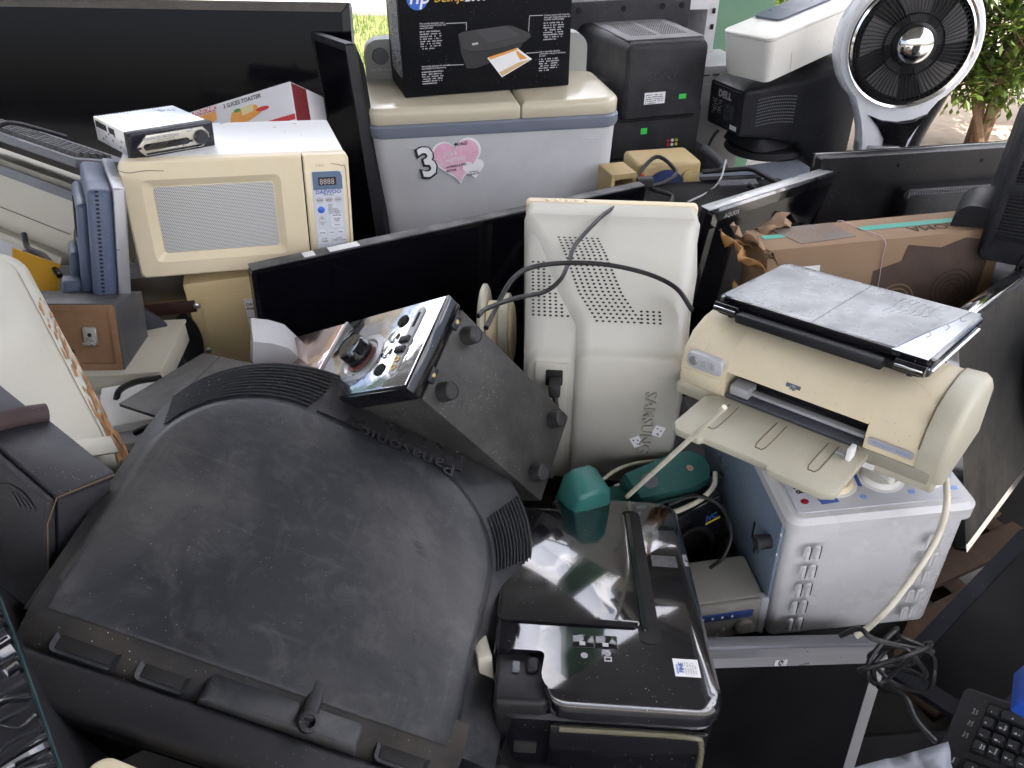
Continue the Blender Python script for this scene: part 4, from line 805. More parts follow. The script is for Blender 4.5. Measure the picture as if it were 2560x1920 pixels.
tag(tube('mains_lead',[at(*p) for p in ((1215,820,1.36),(1240,770,1.42),(1280,700,1.46),(1330,668,1.49),(1420,657,1.51),(1520,662,1.52),(1620,685,1.52),(1690,720,1.50),(1730,775,1.46))],.0048,CABLE),'black mains lead arching right across the grey monitor vents','cable')
# ---- subwoofer on its back ----
SBM=ME(scaled((-.021,.922,.919),1.12),(-120.5,-22.4,70.7)); U0=thing('subwoofer','black subwoofer speaker lying with rubber feet and mirrored front showing','speaker',SBM)
uw,ud,uh=.177,.347,.443
VIN=mat('dusty_vinyl_board',(.022,.022,.020),.5,spec=.3,dirt=.9,dcol=(.07,.066,.06),dscale=6,speck=.4,scol=(.33,.32,.3),wear=((.22,.22,.21),5,.7,.5))
box('cabinet',(uw,ud-.03,uh),(0,.015,uh/2),VIN,U0,.004)
MIR=mat('foil_mirror',(.62,.62,.64),.06,metal=.95,dirt=.4,dcol=(.25,.25,.27),dscale=16,bump=.45,bscale=22); MIR2=mat('rose_foil_mirror',(.62,.5,.47),.08,metal=.9,dirt=.4,dcol=(.3,.24,.23),dscale=16,bump=.4,bscale=30)
yf=-ud/2
box('front_baffle',(uw+.006,.03,uh),(0,yf+.012,uh/2),GLOSS,U0,.003); zs=.262
box('control_panel',(uw-.004,.004,zs-.008),(0,yf-.004,zs/2),MIR,U0,.0015); box('upper_panel',(uw-.004,.004,uh-zs-.012),(0,yf-.004,(uh+zs)/2),MIR2,U0,.0015); box('silver_strip',(uw+.002,.006,.006),(0,yf-.004,zs),SILVER,U0,.002)
A=(0,-1,0)
lathe('knob_dish',[(.05,0),(.048,.002),(.038,.0035),(.034,.001)],SILVER,U0,axm((-.012,yf-.0058,.152),A),36); lathe('volume_knob',[(.026,0),(.0255,.026),(.023,.030),(.012,.0308)],GLOSS,U0,axm((-.008,yf-.006,.155),A),32)
lathe('knob_glow_ring',[(.029,0),(.029,.0012),(.024,.0012)],mat('rose_ring',(.22,.07,.06),.3,dirt=0,bump=0),U0,axm((-.012,yf-.0085,.152),A),30)  # plain dark rose ring round the volume knob
for i,(x,m_) in enumerate(((.052,HOLE),(.020,CHROME),(-.012,CHROME),(-.047,HOLE))): lathe('small_dial',[(.0115,0),(.0115,.003),(.009,.004)],m_,U0,axm((x,yf-.0055,.085+(.004 if i in(1,2) else 0)),A),20)
prism('slot_plate',rrect(.135,.017,.0075,6,.004,.047),yf-.009,yf-.005,SILVER,U0); 
prism('card_slot',rrect(.03,.006,.001,2,.045,.047),yf-.0096,yf-.006,HOLE,U0)
for x in (-.016,.004): box('slot_latch',(.012,.008,.022),(x,yf-.010,.05),BLACK,U0,.002)
for x in (-.034,-.05): lathe('jack',[(.006,0),(.006,.002),(.003,.002),(.003,.0005)],mat('brass_jack',(.5,.38,.18),.3,metal=.8,dirt=.2),U0,axm((x,yf-.009,.047),A),14)
for x,y in ((.055,yf+.06),(-.055,yf+.06),(.055,ud/2-.04),(-.055,ud/2-.04)): lathe('rubber_foot',[(.0155,0),(.0155,.006),(.0145,.022),(.012,.024),(.011,.0225)],RUBBER,U0,axm((x,y,0),(0,0,-1)),22)
for x in (.06,-.045): b2=box('screw_tab',(.026,.013,.004),(x,yf+.03,-.001),BLACK,U0,.001); cyl('brass_screw',.004,.002,(x,yf+.03,-.0028),(0,0,-1),MATS['brass_jack'],U0,10)
# ---- upturned tube television in front ----
N0=thing('tube_television','big dusty black tube television lying upturned in front, ribbed rounded back','television',ME((-.431,.871,.451),(11.5,25.3,-5.5)))
bw,bd,bh=.52,.355,.42
def arch(off,z,yfront=-.225,dy=0,sx=0):
    w_=bw/2+(off*.16 if off>0 else off)+sx; wr=bw/2+(off*.6 if off>0 else off)+sx*.6; yt=bd/2+off; r_=.165+off*.5; pts=[(-w_,yfront)]
    for i in range(13):
        a=rad(180-90*i/12); pts.append((-w_+r_+r_*math.cos(a),yt-r_+r_*math.sin(a)))
    for i in range(13):
        a=rad(90-90*i/12); pts.append((wr-r_+r_*math.cos(a),yt-r_+r_*math.sin(a)))
    pts.append((wr,yfront)); return [V((x,y+dy,z)) for x,y in pts]
loft('shell',[arch(.06,.02,sx=-.10),arch(.118,bh-.07,sx=-.012),arch(.116,bh-.040),arch(.108,bh-.032),arch(.008,bh-.020),arch(.002,bh-.017),arch(-.002,bh-.010),arch(-.006,bh-.004),arch(-.013,bh),arch(-.05,bh+.003,-.222),arch(-.10,bh+.005,-.218)],DUSTY,N0,ang=60)
# cooling ribs wrapped round the sloping back
def archpt(off,z,k0,k1):
    A_=arch(off,z); return A_[k0:k1]
RB=mat('rib_black',(.016,.017,.02),.5,spec=.35,dirt=.6,dcol=(.05,.049,.047),speck=.1)
for j in range(11):
    f_=j/10; off=.018+.085*f_; z=bh-.0205-.0105*f_
    tube('cooling_rib',[p+V((0,0,.0015)) for p in archpt(off,z,3,14)],.00165,RB,N0,5,2)
    if j%1==0: tube('cooling_rib',[p+V((0,0,.0015)) for p in archpt(off,z,21,26)],.0014,RB,N0,5,2)
yb=bd/2
def backF(x,s=.5):   # frame on the sloping rear strip: x axis along -x (reads upturned), origin by slope fraction
    off=0;z=0; return FR((x,yb+off,z+.0012),(-1,0,0),(0,-.036,.05))
bp=thing  # label plate follows the slope
pl=[V((x,yb+.013,bh-.0200)) for x in (-.075,.175)]; pl2=[V((x,yb+.104,bh-.0310)) for x in (-.075,.175)]; up_=V((0,.0003,.001))
loft('rating_plate',[[pl[0],pl[1],pl2[1],pl2[0]],[p+up_*1.6 for p in (pl[0],pl[1],pl2[1],pl2[0])]],mat('plate_black',(.02,.02,.023),.25,dirt=.5,dcol=(.08,.08,.08),speck=.3),N0)
Fb=FR((.165,yb+.016,bh-.0165)+V((0,.0014,.0017)) if False else V((.175,yb+.0135,bh-.0180)),(-1,0,0),(0,-.091,.011))
def on(u,v): return Fb@MX.Translation((u,-v,.0006))
text('Panasonic',.040,on(.012,.006)@MX.Translation((0,0,0)),mat('embossed_black',(.05,.05,.053),.3,dirt=.3),N0,th=.0012,sx=1.05)
Fg=on(.015,.040); text('Panasonic',.0085,Fg,GOLDI,N0,bold=.6); text('COLOUR TV',.0085,on(.015,.050),GOLDI,N0,bold=.4); text('MODEL TC-21S',.0085,on(.015,.060),GOLDI,N0,bold=.4)
fineprint('plate_print',.085,-.045,.05,5,.005,Fb@MX.Translation((0,0,.0006)),GOLDI,N0,61,.9)
# channel and bezel at the screen end
loft('front_slope',[[V((x,y,z)) for y,z in ((-.19,bh-.003),(-.222,bh-.0015),(-.236,bh-.008),(-.252,bh-.022),(-.268,bh-.028),(-.268,bh-.07),(-.19,bh-.07))] for x in (-bw/2-.006,bw/2+.012)],mat('grimy_brown_plastic',(.013,.013,.014),.55,spec=.3,dirt=1.,dcol=(.05,.038,.027),dscale=7,speck=.05),N0,ang=70)
box('screen_bezel',(bw+.14,.055,bh+.03),(0,-.292,bh/2-.028),BLACK,N0,.012,3)
prism('screen',rrect(.50,.37,.03,5,0,.19),-.3215,-.318,SCREEN,N0)
for x,w_ in ((.045,.20),): loft('handle_block',[[V((x+a,-.240+b_,bh-.03)) for a,b_ in rrect(w_,.05,[.004,.02,.02,.004],5)],[V((x+a,-.240+b_,bh-.010)) for a,b_ in rrect(w_-.004,.048,[.004,.02,.02,.004],5)],[V((x+a,-.240+b_,bh-.006)) for a,b_ in rrect(w_-.016,.036,[.004,.014,.014,.004],5)]],DUSTY,N0,ang=60)
lathe('screw_boss',[(.013,0),(.012,.014),(.0075,.015),(.007,.006)],RB,N0,axm((.075,-.25,bh-.006),(0,-.2,1)),18); box('boss_rib',(.02,.05,.016),(.073,-.225,bh-.002),RB,N0,.006,3)
for x,w_ in ((-.19,.075),(-.10,.06),(.20,.07)):
    ringframe('foot_pocket',[(x+a_,b_) for a_,b_ in rrect(w_,.034,.008,4,0,-.247)],[(x+a_,b_) for a_,b_ in rrect(w_-.012,.024,.005,4,0,-.247)],bh-.0135,bh-.04,bh-.016,DUSTY,N0,'XY'); box('pocket_floor',(w_-.012,.024,.004),(x,-.247,bh-.0165),HOLE,N0,.001)
decal('paint_speck',ellipse(.0035,.0022,10,.10,-.03),FR((0,0,bh+.0002),(1,0,0),(0,1,0)),PAPER,N0); decal('paint_speck',ellipse(.0032,.003,10,-.165,-.03),FR((0,0,bh+.0002),(1,0,0),(0,1,0)),ORANGEI,N0)
# ---- glossy black multifunction printer ----
A0=thing('printer','glossy black multifunction printer with reflective lid beside the upturned television','printer',ME((.125,.773,.515),(-7.7,2.2,-2.6)))
aw,ad,ah=.304,.45,.16
def ra(w_,d_,r_,z,cx=0,cy=0): return [V((x,y,z)) for x,y in rrect(w_,d_,r_,7,cx,cy)]
loft('body',[ra(aw-.03,ad-.03,.03,.0),ra(aw-.008,ad-.01,.035,.05),ra(aw-.004,ad-.006,.035,ah-.04),ra(aw-.014,ad-.016,.03,ah-.034)],GLOSS,A0)
GL2=mat('deck_gloss_black',(.005,.005,.008),.04,dirt=.35,dcol=(.03,.03,.034),dscale=7,speck=.01,bump=.02,bscale=4,coat=1.,spec=.9)
# deck: everything except the notch at the lower left
dk=[]
def deck(ins,z):
    w_,d_=aw/2-ins,ad/2-ins; nx=-aw/2+.066+ins*0; ny=-ad/2+.082
    o=[]; R1=.035
    def arc(cx,cy,r_,a0,a1,n=6):
        for i in range(n+1): a=rad(a0+(a1-a0)*i/n); o.append((cx+r_*math.cos(a),cy+r_*math.sin(a)))
    arc(w_-R1,-d_+R1,R1,-90,0); arc(w_-R1,d_-R1,R1,0,90); arc(-w_+.075+R1,d_-R1,R1,90,180); arc(-w_+.07,d_-.055,.006,0,-90,3); arc(-w_+.012,d_-.06-.012,.012,90,180,3); o.append((-w_,ny+.0)); arc(nx-.004,ny-.008,.008,90,0,3); arc(nx+R1,-d_+R1,R1,180,270)
    return [V((x,y,z)) for x,y in o]
loft('deck',[deck(.004,ah-.036),deck(0,ah-.032),deck(0,ah-.012),deck(.003,ah-.004),deck(.009,ah)],GL2,A0,ang=40)
prism('lid_groove',rrect(.030,.305,.012,5,.066,.034),ah-.004,ah+.0012,HOLE,A0,'XY'); 
lid=loft('document_lid',[ra(.205,.268,.012,ah-.002,-.0475,.042),ra(.205,.268,.012,ah+.003,-.0475,.042),ra(.199,.262,.010,ah+.0045,-.0475,.042)],GL2,A0,ang=40)
loft('lid_ridge',[ra(.010,.275,.0045,ah-.001,.0605,.040),ra(.007,.271,.003,ah+.004,.0595,.040)],GLOSS,A0)
box('notch_shelf',(.070,.086,.03),(-aw/2+.040,-ad/2+.048,ah-.026),BLACK,A0,.008,3); box('hinge_block',(.018,.024,.03),(-aw/2+.054,-ad/2+.064,ah-.018),BLACK,A0,.006,3); box('latch_tab',(.010,.016,.012),(-aw/2+.032,-ad/2+.060,ah-.012),GREY,A0,.002)
for i,x in enumerate((-.018,.014)): box('button',(.030,.024,.002),(x-.01,-ad/2+.104,ah+.0004),GLOSS,A0,.002); box('button_light',(.008,.006,.001),(x-.012,-ad/2+.098,ah+.0018),GREYI,A0,0)
Fd=FR((0,0,ah+.0003),(1,0,0),(0,1,0))
lathe('power_symbol',[(.0048,0),(.0048,.0004),(.0036,.0004),(.0036,0)],GREYI,A0,MX.Translation((-.028,-ad/2+.078,ah+.0003)),16); lathe('resume_symbol',[(.0048,0),(.0048,.0004),(.0036,.0004),(.0036,0)],GREYI,A0,MX.Translation((.004,-ad/2+.084,ah+.0003)),16); ringframe('stop_symbol',rect(-.001,-ad/2+.070,.009,-ad/2+.078),rect(.0005,-ad/2+.0715,.0075,-ad/2+.0765),ah+.0008,ah,ah+.0008,GREYI,A0,'XY')
decal('sheen_window',rect(.088,.045,.128,.072),Fd,mat('grey_window',(.10,.10,.11),.15,dirt=.3,dcol=(.25,.25,.26),dscale=60,bump=0),A0)  # smooth grey patch with fine lighter mottling
text('MP280',.010,Fd@MX.Translation((.146,.05,0))@MX.Rotation(math.pi/2,4,'Z'),GREYI,A0,bold=.5)
Fs_=Fd@MX.Translation((.092,-ad/2+.052,0)); decal('feature_sticker',rect(0,0,.034,.03),Fs_,PAPER,A0)
text('FINE',.0085,Fs_@MX.Translation((.0125,.006,.0008))@MX.Rotation(math.pi/2,4,'Z'),BLUEI,A0,bold=.8); decal('sticker_dots',rect(.003,.004,.0055,.02),Fs_,LBLUEI,A0,.001); fineprint('sticker_print',.004,-.016,.022,5,.0034,Fs_@MX.Translation((0,0,.0008))@MX.Rotation(math.pi/2,4,'Z'),GREYI,A0,71)
box('front_panel',(aw-.10,.006,.085),(.03,-ad/2-.0,ah-.085),GLOSS,A0,.003); box('port_recess',(.03,.004,.022),(-aw/2+.05,-ad/2+.004,ah-.095),HOLE,A0,.002); tube('panel_trim',[(-.06,-ad/2-.004,ah-.046),(.10,-ad/2-.004,ah-.046),(.125,-ad/2-.004,ah-.06),(.13,-ad/2-.004,ah-.12)],.004,mat('olive_trim',(.12,.115,.07),.3,dirt=.2),A0,6,4)
# ---- inkjet printer, cream ----
J0=thing('printer','yellowed cream inkjet printer with open paper tray on top of the toaster oven','printer',ME(scaled((.507,1.034,.821),1.02),(1.4,-3.4,-42.7)))
jw,jd,jh=.443,.178,.130
def prof(x,s=1.,zc=0.): 
    P_=[(-.089,.016),(-.093,.035),(-.091,.066),(-.080,.094),(-.058,.116),(-.02,.128),(.03,.130),(.07,.122),(.088,.104),(.089,.016)]
    return [V((x,y*s,.016+(z-.016)*s)) for y,z in P_]
def jpart(name,x0,x1,m_,P_=None,r0=0,r1=0):
    return loft(name,[ [V((x,y,z)) for y,z in P_] for x in (x0,x1)],m_,J0) if P_ else loft(name,[prof(x0+.004,.95) if r0 else prof(x0),prof(x0+.014) if r0 else prof((x0+x1)/2),prof(x1-.014) if r1 else prof(x1),prof(x1-.004,.95) if r1 else prof(x1)],m_,J0,ang=28)
xa,xb=-.125,.112
jpart('left_cover',-jw/2+.004,xa,CREAM2,None,1,0); jpart('right_cover',xb,jw/2-.034,CREAM2)
jpart('upper_cover',xa,xb,CREAM2,[(-.092,.078),(-.080,.094),(-.058,.116),(-.02,.128),(.03,.130),(.07,.122),(.088,.104),(.088,.085),(-.06,.080)])
loft('end_cap',[prof(jw/2-.0335,1.02),prof(jw/2-.006,1.03),prof(jw/2+.003,.985),prof(jw/2+.007,.93)],STONE,J0,ang=50)
box('base',(jw-.004,jd+.006,.024),(0,0,.009),STONE,J0,.006,3)
box('tray_well',(xb-xa,.12,.07),((xa+xb)/2,.02,.05),HOLE,J0,.002); box('well_floor',(xb-xa-.004,.09,.006),((xa+xb)/2,-.045,.03),mat('well_grey',(.10,.105,.12),.4,dirt=.3),J0,.001)
for i in range(8): box('paper_roller',(.014,.016,.012),(xa+.022+i*.0275,-.062,.068-.0*i),GREY,J0,.003)
box('platen_bar',(xb-xa-.01,.012,.006),((xa+xb)/2,-.072,.042),LGREY,J0,.001); box('paper_guide',(.035,.03,.018),(xa+.026,-.075,.045),LGREY,J0,.003)
# paper tray reaching forward
ty=-.093
trp=[(xa-.005,ty),(xb+.012,ty),(xb+.012,ty-.118),(xb-.004,ty-.130),(xb-.09,ty-.130),(xb-.095,ty-.120),(xa+.035,ty-.120),(xa+.03,ty-.128),(xa-.012,ty-.128),(xa-.025,ty-.112),(xa-.025,ty-.02)]
prism('paper_tray',trp,.016,.030,STONE,J0,'XY',.003)
for i in range(3):
    x=xa+.03+i*.085; tube('tray_groove',[(x-.008,ty-.015,.0303),(x-.008,ty-.085,.0303),(x,ty-.093,.0303),(x+.008,ty-.085,.0303),(x+.008,ty-.015,.0303)],.0008,CR,J0,4,2)
box('paper_stop',(.008,.02,.022),(xb-.006,ty-.03,.04),PAPER,J0,.002); box('stop_clip',(.014,.008,.004),(xb-.02,ty-.03,.032),LGREY,J0,.001)
prism('brow_panel',rrect(xb-xa+.03,.05,.012,4,(xa+xb)/2+.002,.105),-.0782,-.07,CREAM2,J0) if False else None
Fj=FR((-jw/2,-.0935,0),(1,0,0),(0,.0,1))
pn=prism('button_panel',rrect(.068,.030,.010,4,-jw/2+.056,.078),-.0945,-.08,mat('panel_grey',(.50,.51,.53),.35,dirt=.15),J0,bev=.002)
lathe('power_button',[(.0085,0),(.0085,.002),(.0068,.0035),(.004,.0036)],SILVER,J0,axm((-jw/2+.036,-.0945,.079),(0,-1,0)),20)
for x in (.056,.074): box('key',(.011,.004,.011),(-jw/2+x,-.0955,.079),LGREY,J0,.0025)
box('bay_door',(.07,.004,.028),(-jw/2+.052,-.0925,.043),CREAM2,J0,.002)
box('name_recess',(.105,.006,.022),(.158,-.0925,.024),mat('recess_grey',(.33,.31,.24),.5,dirt=.4),J0,.002)
Fn=FR((.118,-.0938,.045),(1,0,0),(0,0,1)); decal('name_plate',rrect(.066,.014,.004,3,.033,.007),Fn,LGREY,J0); text('HP Deskjet D2560',.0072,Fn@MX.Translation((.004,.0045,.0007)),LBLUEI,J0)
decal('worn_label',rect(0,0,.024,.011),FR((.112,-.0945,.001),(1,0,0),(0,0,1)),PAPER,J0,.0008)
Fe=FR((-.012,-.0868,.081),(1,0,0),(0,.39,1)); decal('emblem_plate',rect(-.012,0,.012,.013),Fe,mat('emblem_slate',(.10,.12,.17),.3,dirt=.1,bump=0),J0); lathe('emblem_disc',[(.0055,0),(.0055,.0006),(.0045,.0006)],SILVER,J0,Fe@MX.Translation((0,.0065,.0008)),18); text('hp',.009,Fe@MX.Translation((-.004,.0042,.0015)),INK,J0,shear=.2)
tube('cover_seam',[p+V((-.0,0,0)) for p in prof(jw/2-.0345,1.012)[2:9]],.0012,CR,J0,5,2)
# ---- laptop ----
L0=thing('laptop','scuffed silver lid laptop lying closed on the cream inkjet printer','laptop',ME(scaled((.571,1.152,.922),.985),(-5.2,-4,-44.3)))
lw,ld=.354,.257
LID=mat('scuffed_laptop_lid',(.37,.38,.395),.22,metal=.2,dirt=1.,dcol=(.13,.135,.145),dscale=11,speck=.1,bump=.03,bscale=60,scol=(.15,.15,.15),scratch=(.5,(.17,.175,.185)))
loft('base',[ra(lw-.02,ld-.02,.015,.0),ra(lw,ld,.018,.006),ra(lw,ld,.018,.017),ra(lw-.004,ld-.004,.016,.019)],GLOSS,L0); tube('chrome_trim',[(lw/2+.0005,-ld/2+.02,.012),(lw/2+.0005,ld/2-.02,.012)],.002,CHROME,L0,6,1)
loft('lid',[ra(lw,ld-.012,.016,.0205,0,.006),ra(lw+.001,ld-.012,.016,.029,0,.006),ra(lw-.006,ld-.018,.014,.0315,0,.006)],GLOSS,L0)
loft('lid_skin',[ra(lw-.007,ld-.024,.013,.0314,0,.008),ra(lw-.008,ld-.025,.013,.0318,0,.008)],LID,L0)
box('battery',(.245,.02,.017),(-.005,-ld/2-.003,.011),BLACK,L0,.004); 
for x in (-.152,.152): tube('hinge',[(x-.022,-ld/2+.002,.016),(x+.022,-ld/2+.002,.016)],.0085,GLOSS,L0,12,1); box('hinge_chrome',(.04,.002,.004),(x,-ld/2-.0068,.018),CHROME,L0,.001)
for p in ((-.15,-.11),(.15,-.11),(-.15,.11),(.15,.11)): cyl('rubber_foot',.007,.004,(p[0],p[1],.001),(0,0,-1),RUBBER,L0,12)
dec=decal('peeled_corner',[(.118,-.125),(.171,-.125),(.171,.118),(.155,.118)],FR((0,.006,.0322),(1,0,0),(0,1,0)),mat('clean_lid_film',(.52,.54,.58),.06,metal=.3,dirt=.1,bump=0),L0,.0003)
for i,pts in enumerate((((.12,-.12),(.135,-.02),(.15,.06),(.157,.118)),((.135,-.02),(.142,-.03),(.14,-.045)),((.146,.03),(.152,.022),(.152,.006)),((.152,.075),(.158,.06),(.162,.07)),((-.01,-.12),(-.01,.0),(-.008,.12)))): tube('film_crease',[(x,y+.006,.0324) for x,y in pts],.0006 if i<4 else .0004,INK if i<4 else GREY,L0,4,3)
for i in range(6): x=.05+i*.011; tube('film_wrinkle',[(x,.02+.004*i,.0321),(x+.006,.05,.0323),(x+.003,.08,.0323),(x+.008,.105,.0321)],.0005,LID,L0,4,3)
# ---- toaster oven on its back ----
V0=thing('toaster_oven','white toaster oven lying on its back, knobs up, louvred side to the front','toaster oven',ME(tuple(V(scaled((.504,.935,.615),1.14))-V((0,0,.022))),(1.1,-3.6,4.3)))
vw,vd,vh=.29,.41,.311
OW=mat('oven_white_enamel',(.57,.57,.57),.25,dirt=.1,dcol=(.5,.5,.5),dscale=4,speck=.1,scol=(.3,.25,.2)); OB=mat('oven_blue_zinc',(.24,.32,.42),.3,metal=.45,dirt=.4,dcol=(.4,.45,.5),dscale=5)
box('body',(vw-.004,vd-.012,vh-.02),(.003,.006,vh/2-.008),OW,V0,.016,4); box('bottom_plate',(.006,vd-.03,vh-.03),(-vw/2-.0005,.008,vh/2-.012),OB,V0,.002)
loft('fascia',[[V((x,y,vh-.03)) for x,y in rrect(vw+.006,vd+.004,.02,5)],[V((x,y,vh-.008)) for x,y in rrect(vw+.008,vd+.006,.022,5)],[V((x,y,vh)) for x,y in rrect(vw-.008,vd-.01,.018,5)]],OW,V0)
prism('control_panel',rrect(vw-.03,.125,.008,4,.0,-vd/2+.078),vh+.0004,vh+.0022,mat('panel_pale',(.55,.56,.60),.3,dirt=.15),V0,'XY'); Fo=FR((0,0,vh+.0022),(1,0,0),(0,1,0)); pz=vh+.0022; py=-vd/2
for i,x in enumerate((-.052,.025,.092)):
    lathe('knob_skirt',[(.031,0),(.031,.003),(.028,.008),(.027,.009)],CREAM if i==0 else IV,V0,axm((x,py+.075,pz),(0,0,1)),32); box('knob_grip',(.013 if i else .03,.054,.024),(x,py+.075,pz+.017),IV if i else CREAM,V0,.006,3,rot=MX.Rotation(.5*i-.3,4,'Z'))
    lathe('dial_scale',[(.0365,0),(.0365,.0004),(.033,.0004)],PAPER,V0,axm((x,py+.075,pz),(0,0,1)),32)
    if i<3: prism('blue_bar',[(x+.034,py+.06),(x+.040,py+.058),(x+.047,py+.12),(x+.041,py+.122)],pz,pz+.0006,BLUEI if i<2 else LBLUEI,V0,'XY')
    decal('blue_mark',ellipse(.0055,.005,14,x+.032,py+.036),Fo,LBLUEI,V0)
decal('blue_notice',[(-.098,py+.075),(-.088,py+.028),(-.060,py+.030),(-.070,py+.08)],Fo,BLUEI,V0); decal('red_lamp',ellipse(.0065,.0055,16,-.112,py+.038),Fo,mat('lamp_red',(.25,.01,.03),.2,dirt=0,bump=0),V0)
text('EO18',.017,Fo@MX.Translation((-.122,py+.094,0))@MX.Rotation(rad(-82),4,'Z'),INK,V0,bold=1.5); text('SHARP',.018,Fo@MX.Translation((.122,py+.115,0))@MX.Rotation(rad(-84),4,'Z'),GREYI,V0,bold=1.5)
lv=None
for sx,x0 in ((0,-vw/2+.035),(1,vw/2-.055)):
    for k_ in range(5):
        for q_ in range(2):
            if lv is None:
                o=loft('louvre',[[V((x*1,0,z)) for x,z in rrect(.011,.032,.005,4)],[V((x*.5+.0008,-.0035,z*.95)) for x,z in rrect(.010,.032,.005,4)]],OW,V0); lv=o
            else: o=link('louvre',lv.data,None,V0)
            o.location=(x0+q_*.016,-vd/2+.0005,.235-k_*.045)
            box('louvre_gap',(.0016,.003,.027),(x0+q_*.016+.0052 if sx==0 else x0+q_*.016-.0052,-vd/2-.0005,.235-k_*.045),HOLE if sx==0 else PAPER,V0,0)  # thin strips, dark on the left louvres, white on the right
for z in (.262,.215): lathe('screw',[(.0042,0),(.0038,.002),(.001,.0026)],STEEL,V0,axm((-vw/2-.0035,-vd/2+.022,z),(-1,0,0)),12)
for y,z in ((-vd/2+.05,.215),(vd/2-.05,.215)): lathe('rubber_foot',[(.012,0),(.0135,.024),(.012,.026),(.006,.0262),(.005,.018)],RUBBER,V0,axm((-vw/2-.003,y,z),(-1,0,0)),18)
boxes('floor_slots',[((.002,.006,.04),(-vw/2-.0035,-vd/2+.085+i*.016,.17-(i%2)*.02)) for i in range(3)],HOLE,V0)['kind']='stuff'
adopt(tag(tube('power_cord',[at(*p) for p in ((2362,1180,1.20),(2368,1240,1.13),(2362,1290,1.125),(2340,1350,1.13),(2290,1430,1.13),(2230,1510,1.14),(2175,1565,1.15),(2140,1590,1.16))],.0052,WCABLE),'x','x'),V0)
# ================= left side =================
# ---- big beige casing ----
TRc=at(70,618,1.42); BRc=at(352,1135,1.18); TLc=at(-260,560,1.30)
xax=(TRc-TLc).normalized(); zax=(TRc-BRc); Hh=zax.length; M=MZ(BRc,zax,xax)
SCR=mat('scratched_beige',(.46,.445,.37),.42,dirt=.3,dcol=(.4,.36,.27),speck=.15,scol=(.2,.17,.12),wear=((.50,.24,.09),7.,.56,.85)); 
# casing local: right edge at x=0, z up along the edge, front at y=0
t=thing('beige_casing','large pale beige appliance casing with orange scratches along its slanting edge','casing',M)
Wc=.46; Hh=Hh+.02
def rc(ins,y,r_): return [V((x,y,z)) for x,z in rrect(Wc-2*ins,Hh-2*ins,[r_*.3,r_,r_,r_*.3],7,-Wc/2,Hh/2)]
loft('rear_shell',[rc(.0,.16,.05),rc(-.0,.034,.05),rc(.006,.024,.05),rc(.026,.0215,.045)],SCR,t,ang=50)
loft('front_cover',[rc(.030,.0235,.048),rc(.032,.012,.045),rc(.038,.008,.04)],BEIGE,t,ang=50)
tube('parting_groove',[p for p in rc(.0285,.0205,.048)][2:22],.0022,CR,t,5,1)
rs=random.Random(17)
for i in range(60):
    z=.02+(.40)*(i/60)**1.3; x=-.0135+rs.uniform(-.008,.007); l_=rs.uniform(.006,.03)*(1.4-i/60); w_=rs.uniform(.0006,.0030)*(1.5-i/60)
    decal('scratch',[(x-w_,z-l_),(x+w_*.3,z-l_*.8),(x+w_,z+l_*.1),(x+w_*.2,z+l_),(x-w_*.5,z+l_*.5)],FR((0,.0212,0),(1,0,0),(0,0,1)),mat('orange_scuff',(.42,.20,.07),.7,dirt=.4,dscale=40),t,.0006)
box('lower_flap',(.12,.003,.035),(-.09,-.0012,.025),BEIGE,t,.001)
# ---- blue grey flat monitor seen from behind ----
BL=mat('slate_blue_plastic',(.062,.086,.145),.42,dirt=.35,dcol=(.18,.2,.25),dscale=6,speck=.25)
a=at(300,478,1.45); b_=at(313,741,1.55); t=thing('flat_monitor','slate blue backed flat monitor standing edge on beside the microwave','monitor',MF(b_,(-.48,.87,-.1),(a-b_)))
# local: z up the monitor; x along its width away from us; y towards left (its back)
hm=(a-b_).length+.10
def bx(name,sz,c_,m_,bev=.006): return box(name,sz,c_,m_,t,bev,3)
bx('front_bezel',(.30,.022,hm),(.15,.0,hm/2-.10),SILVER,.004); bx('rear_cover',(.285,.045,hm-.012),(.15,.032,hm/2-.10),BL,.012); bx('rear_hump',(.22,.022,hm-.07),(.165,.062,hm/2-.11),BL,.011); bx('hinge_cover',(.10,.02,.11),(.17,.08,.0),BL,.01); bx('stand_post',(.045,.035,.20),(.09,.09,-.09),BL,.006); bx('white_label',(.025,.002,.07),(.09,.1085,-.06),PAPER,.0)
boxes('edge_vents',[((.003,.006,.0035),(.0075,.038,.005+i*.0082-.07)) for i in range(34)],HOLE,t)['kind']='stuff'
boxes('rear_vents',[((.004,.003,.06),(.09+i*.009,.0735,hm-.19)) for i in range(12)],HOLE,t)['kind']='stuff'
# ---- beige printer with keyboard on top at far left ----
a=at(-190,330,1.95); b_=at(175,462,1.75); M=MF(a.lerp(b_,.5),b_-a,UP+V((0,.1,.4)))
t=thing('printer','long pale beige printer lying slanted at the left below an old keyboard','printer',M)
Lp=(b_-a).length+.1
loft('body',[[V((x,y,z)) for y,z in ((.0,-.16),(-.012,-.10),(-.012,-.03),(.01,0),(.16,.0),(.16,-.16))] for x in (-Lp/2,Lp/2)],BEIGE,t); box('dark_strip',(Lp,.006,.022),(0,-.013,-.02),GREY,t,.002); box('lower_ledge',(Lp,.05,.02),(0,-.008,-.165),BEIGE,t,.006)
for x in (-.05,.12): box('foot_bracket',(.13,.05,.06),(x,.0,-.20),LGREY,t,.008); 
box('seam_line',(Lp-.02,.002,.0015),(0,-.0125,-.105),CR,t,0)
KM=MF(at(10,372,1.78),b_-a,UP*.9+V((0,.05,.6))); t=thing('keyboard','dusty dark keyboard lying on the beige printer at the left','keyboard',KM)
box('base',(.46,.16,.02),(0,.09,.02),GREY,t,.004); kk=None
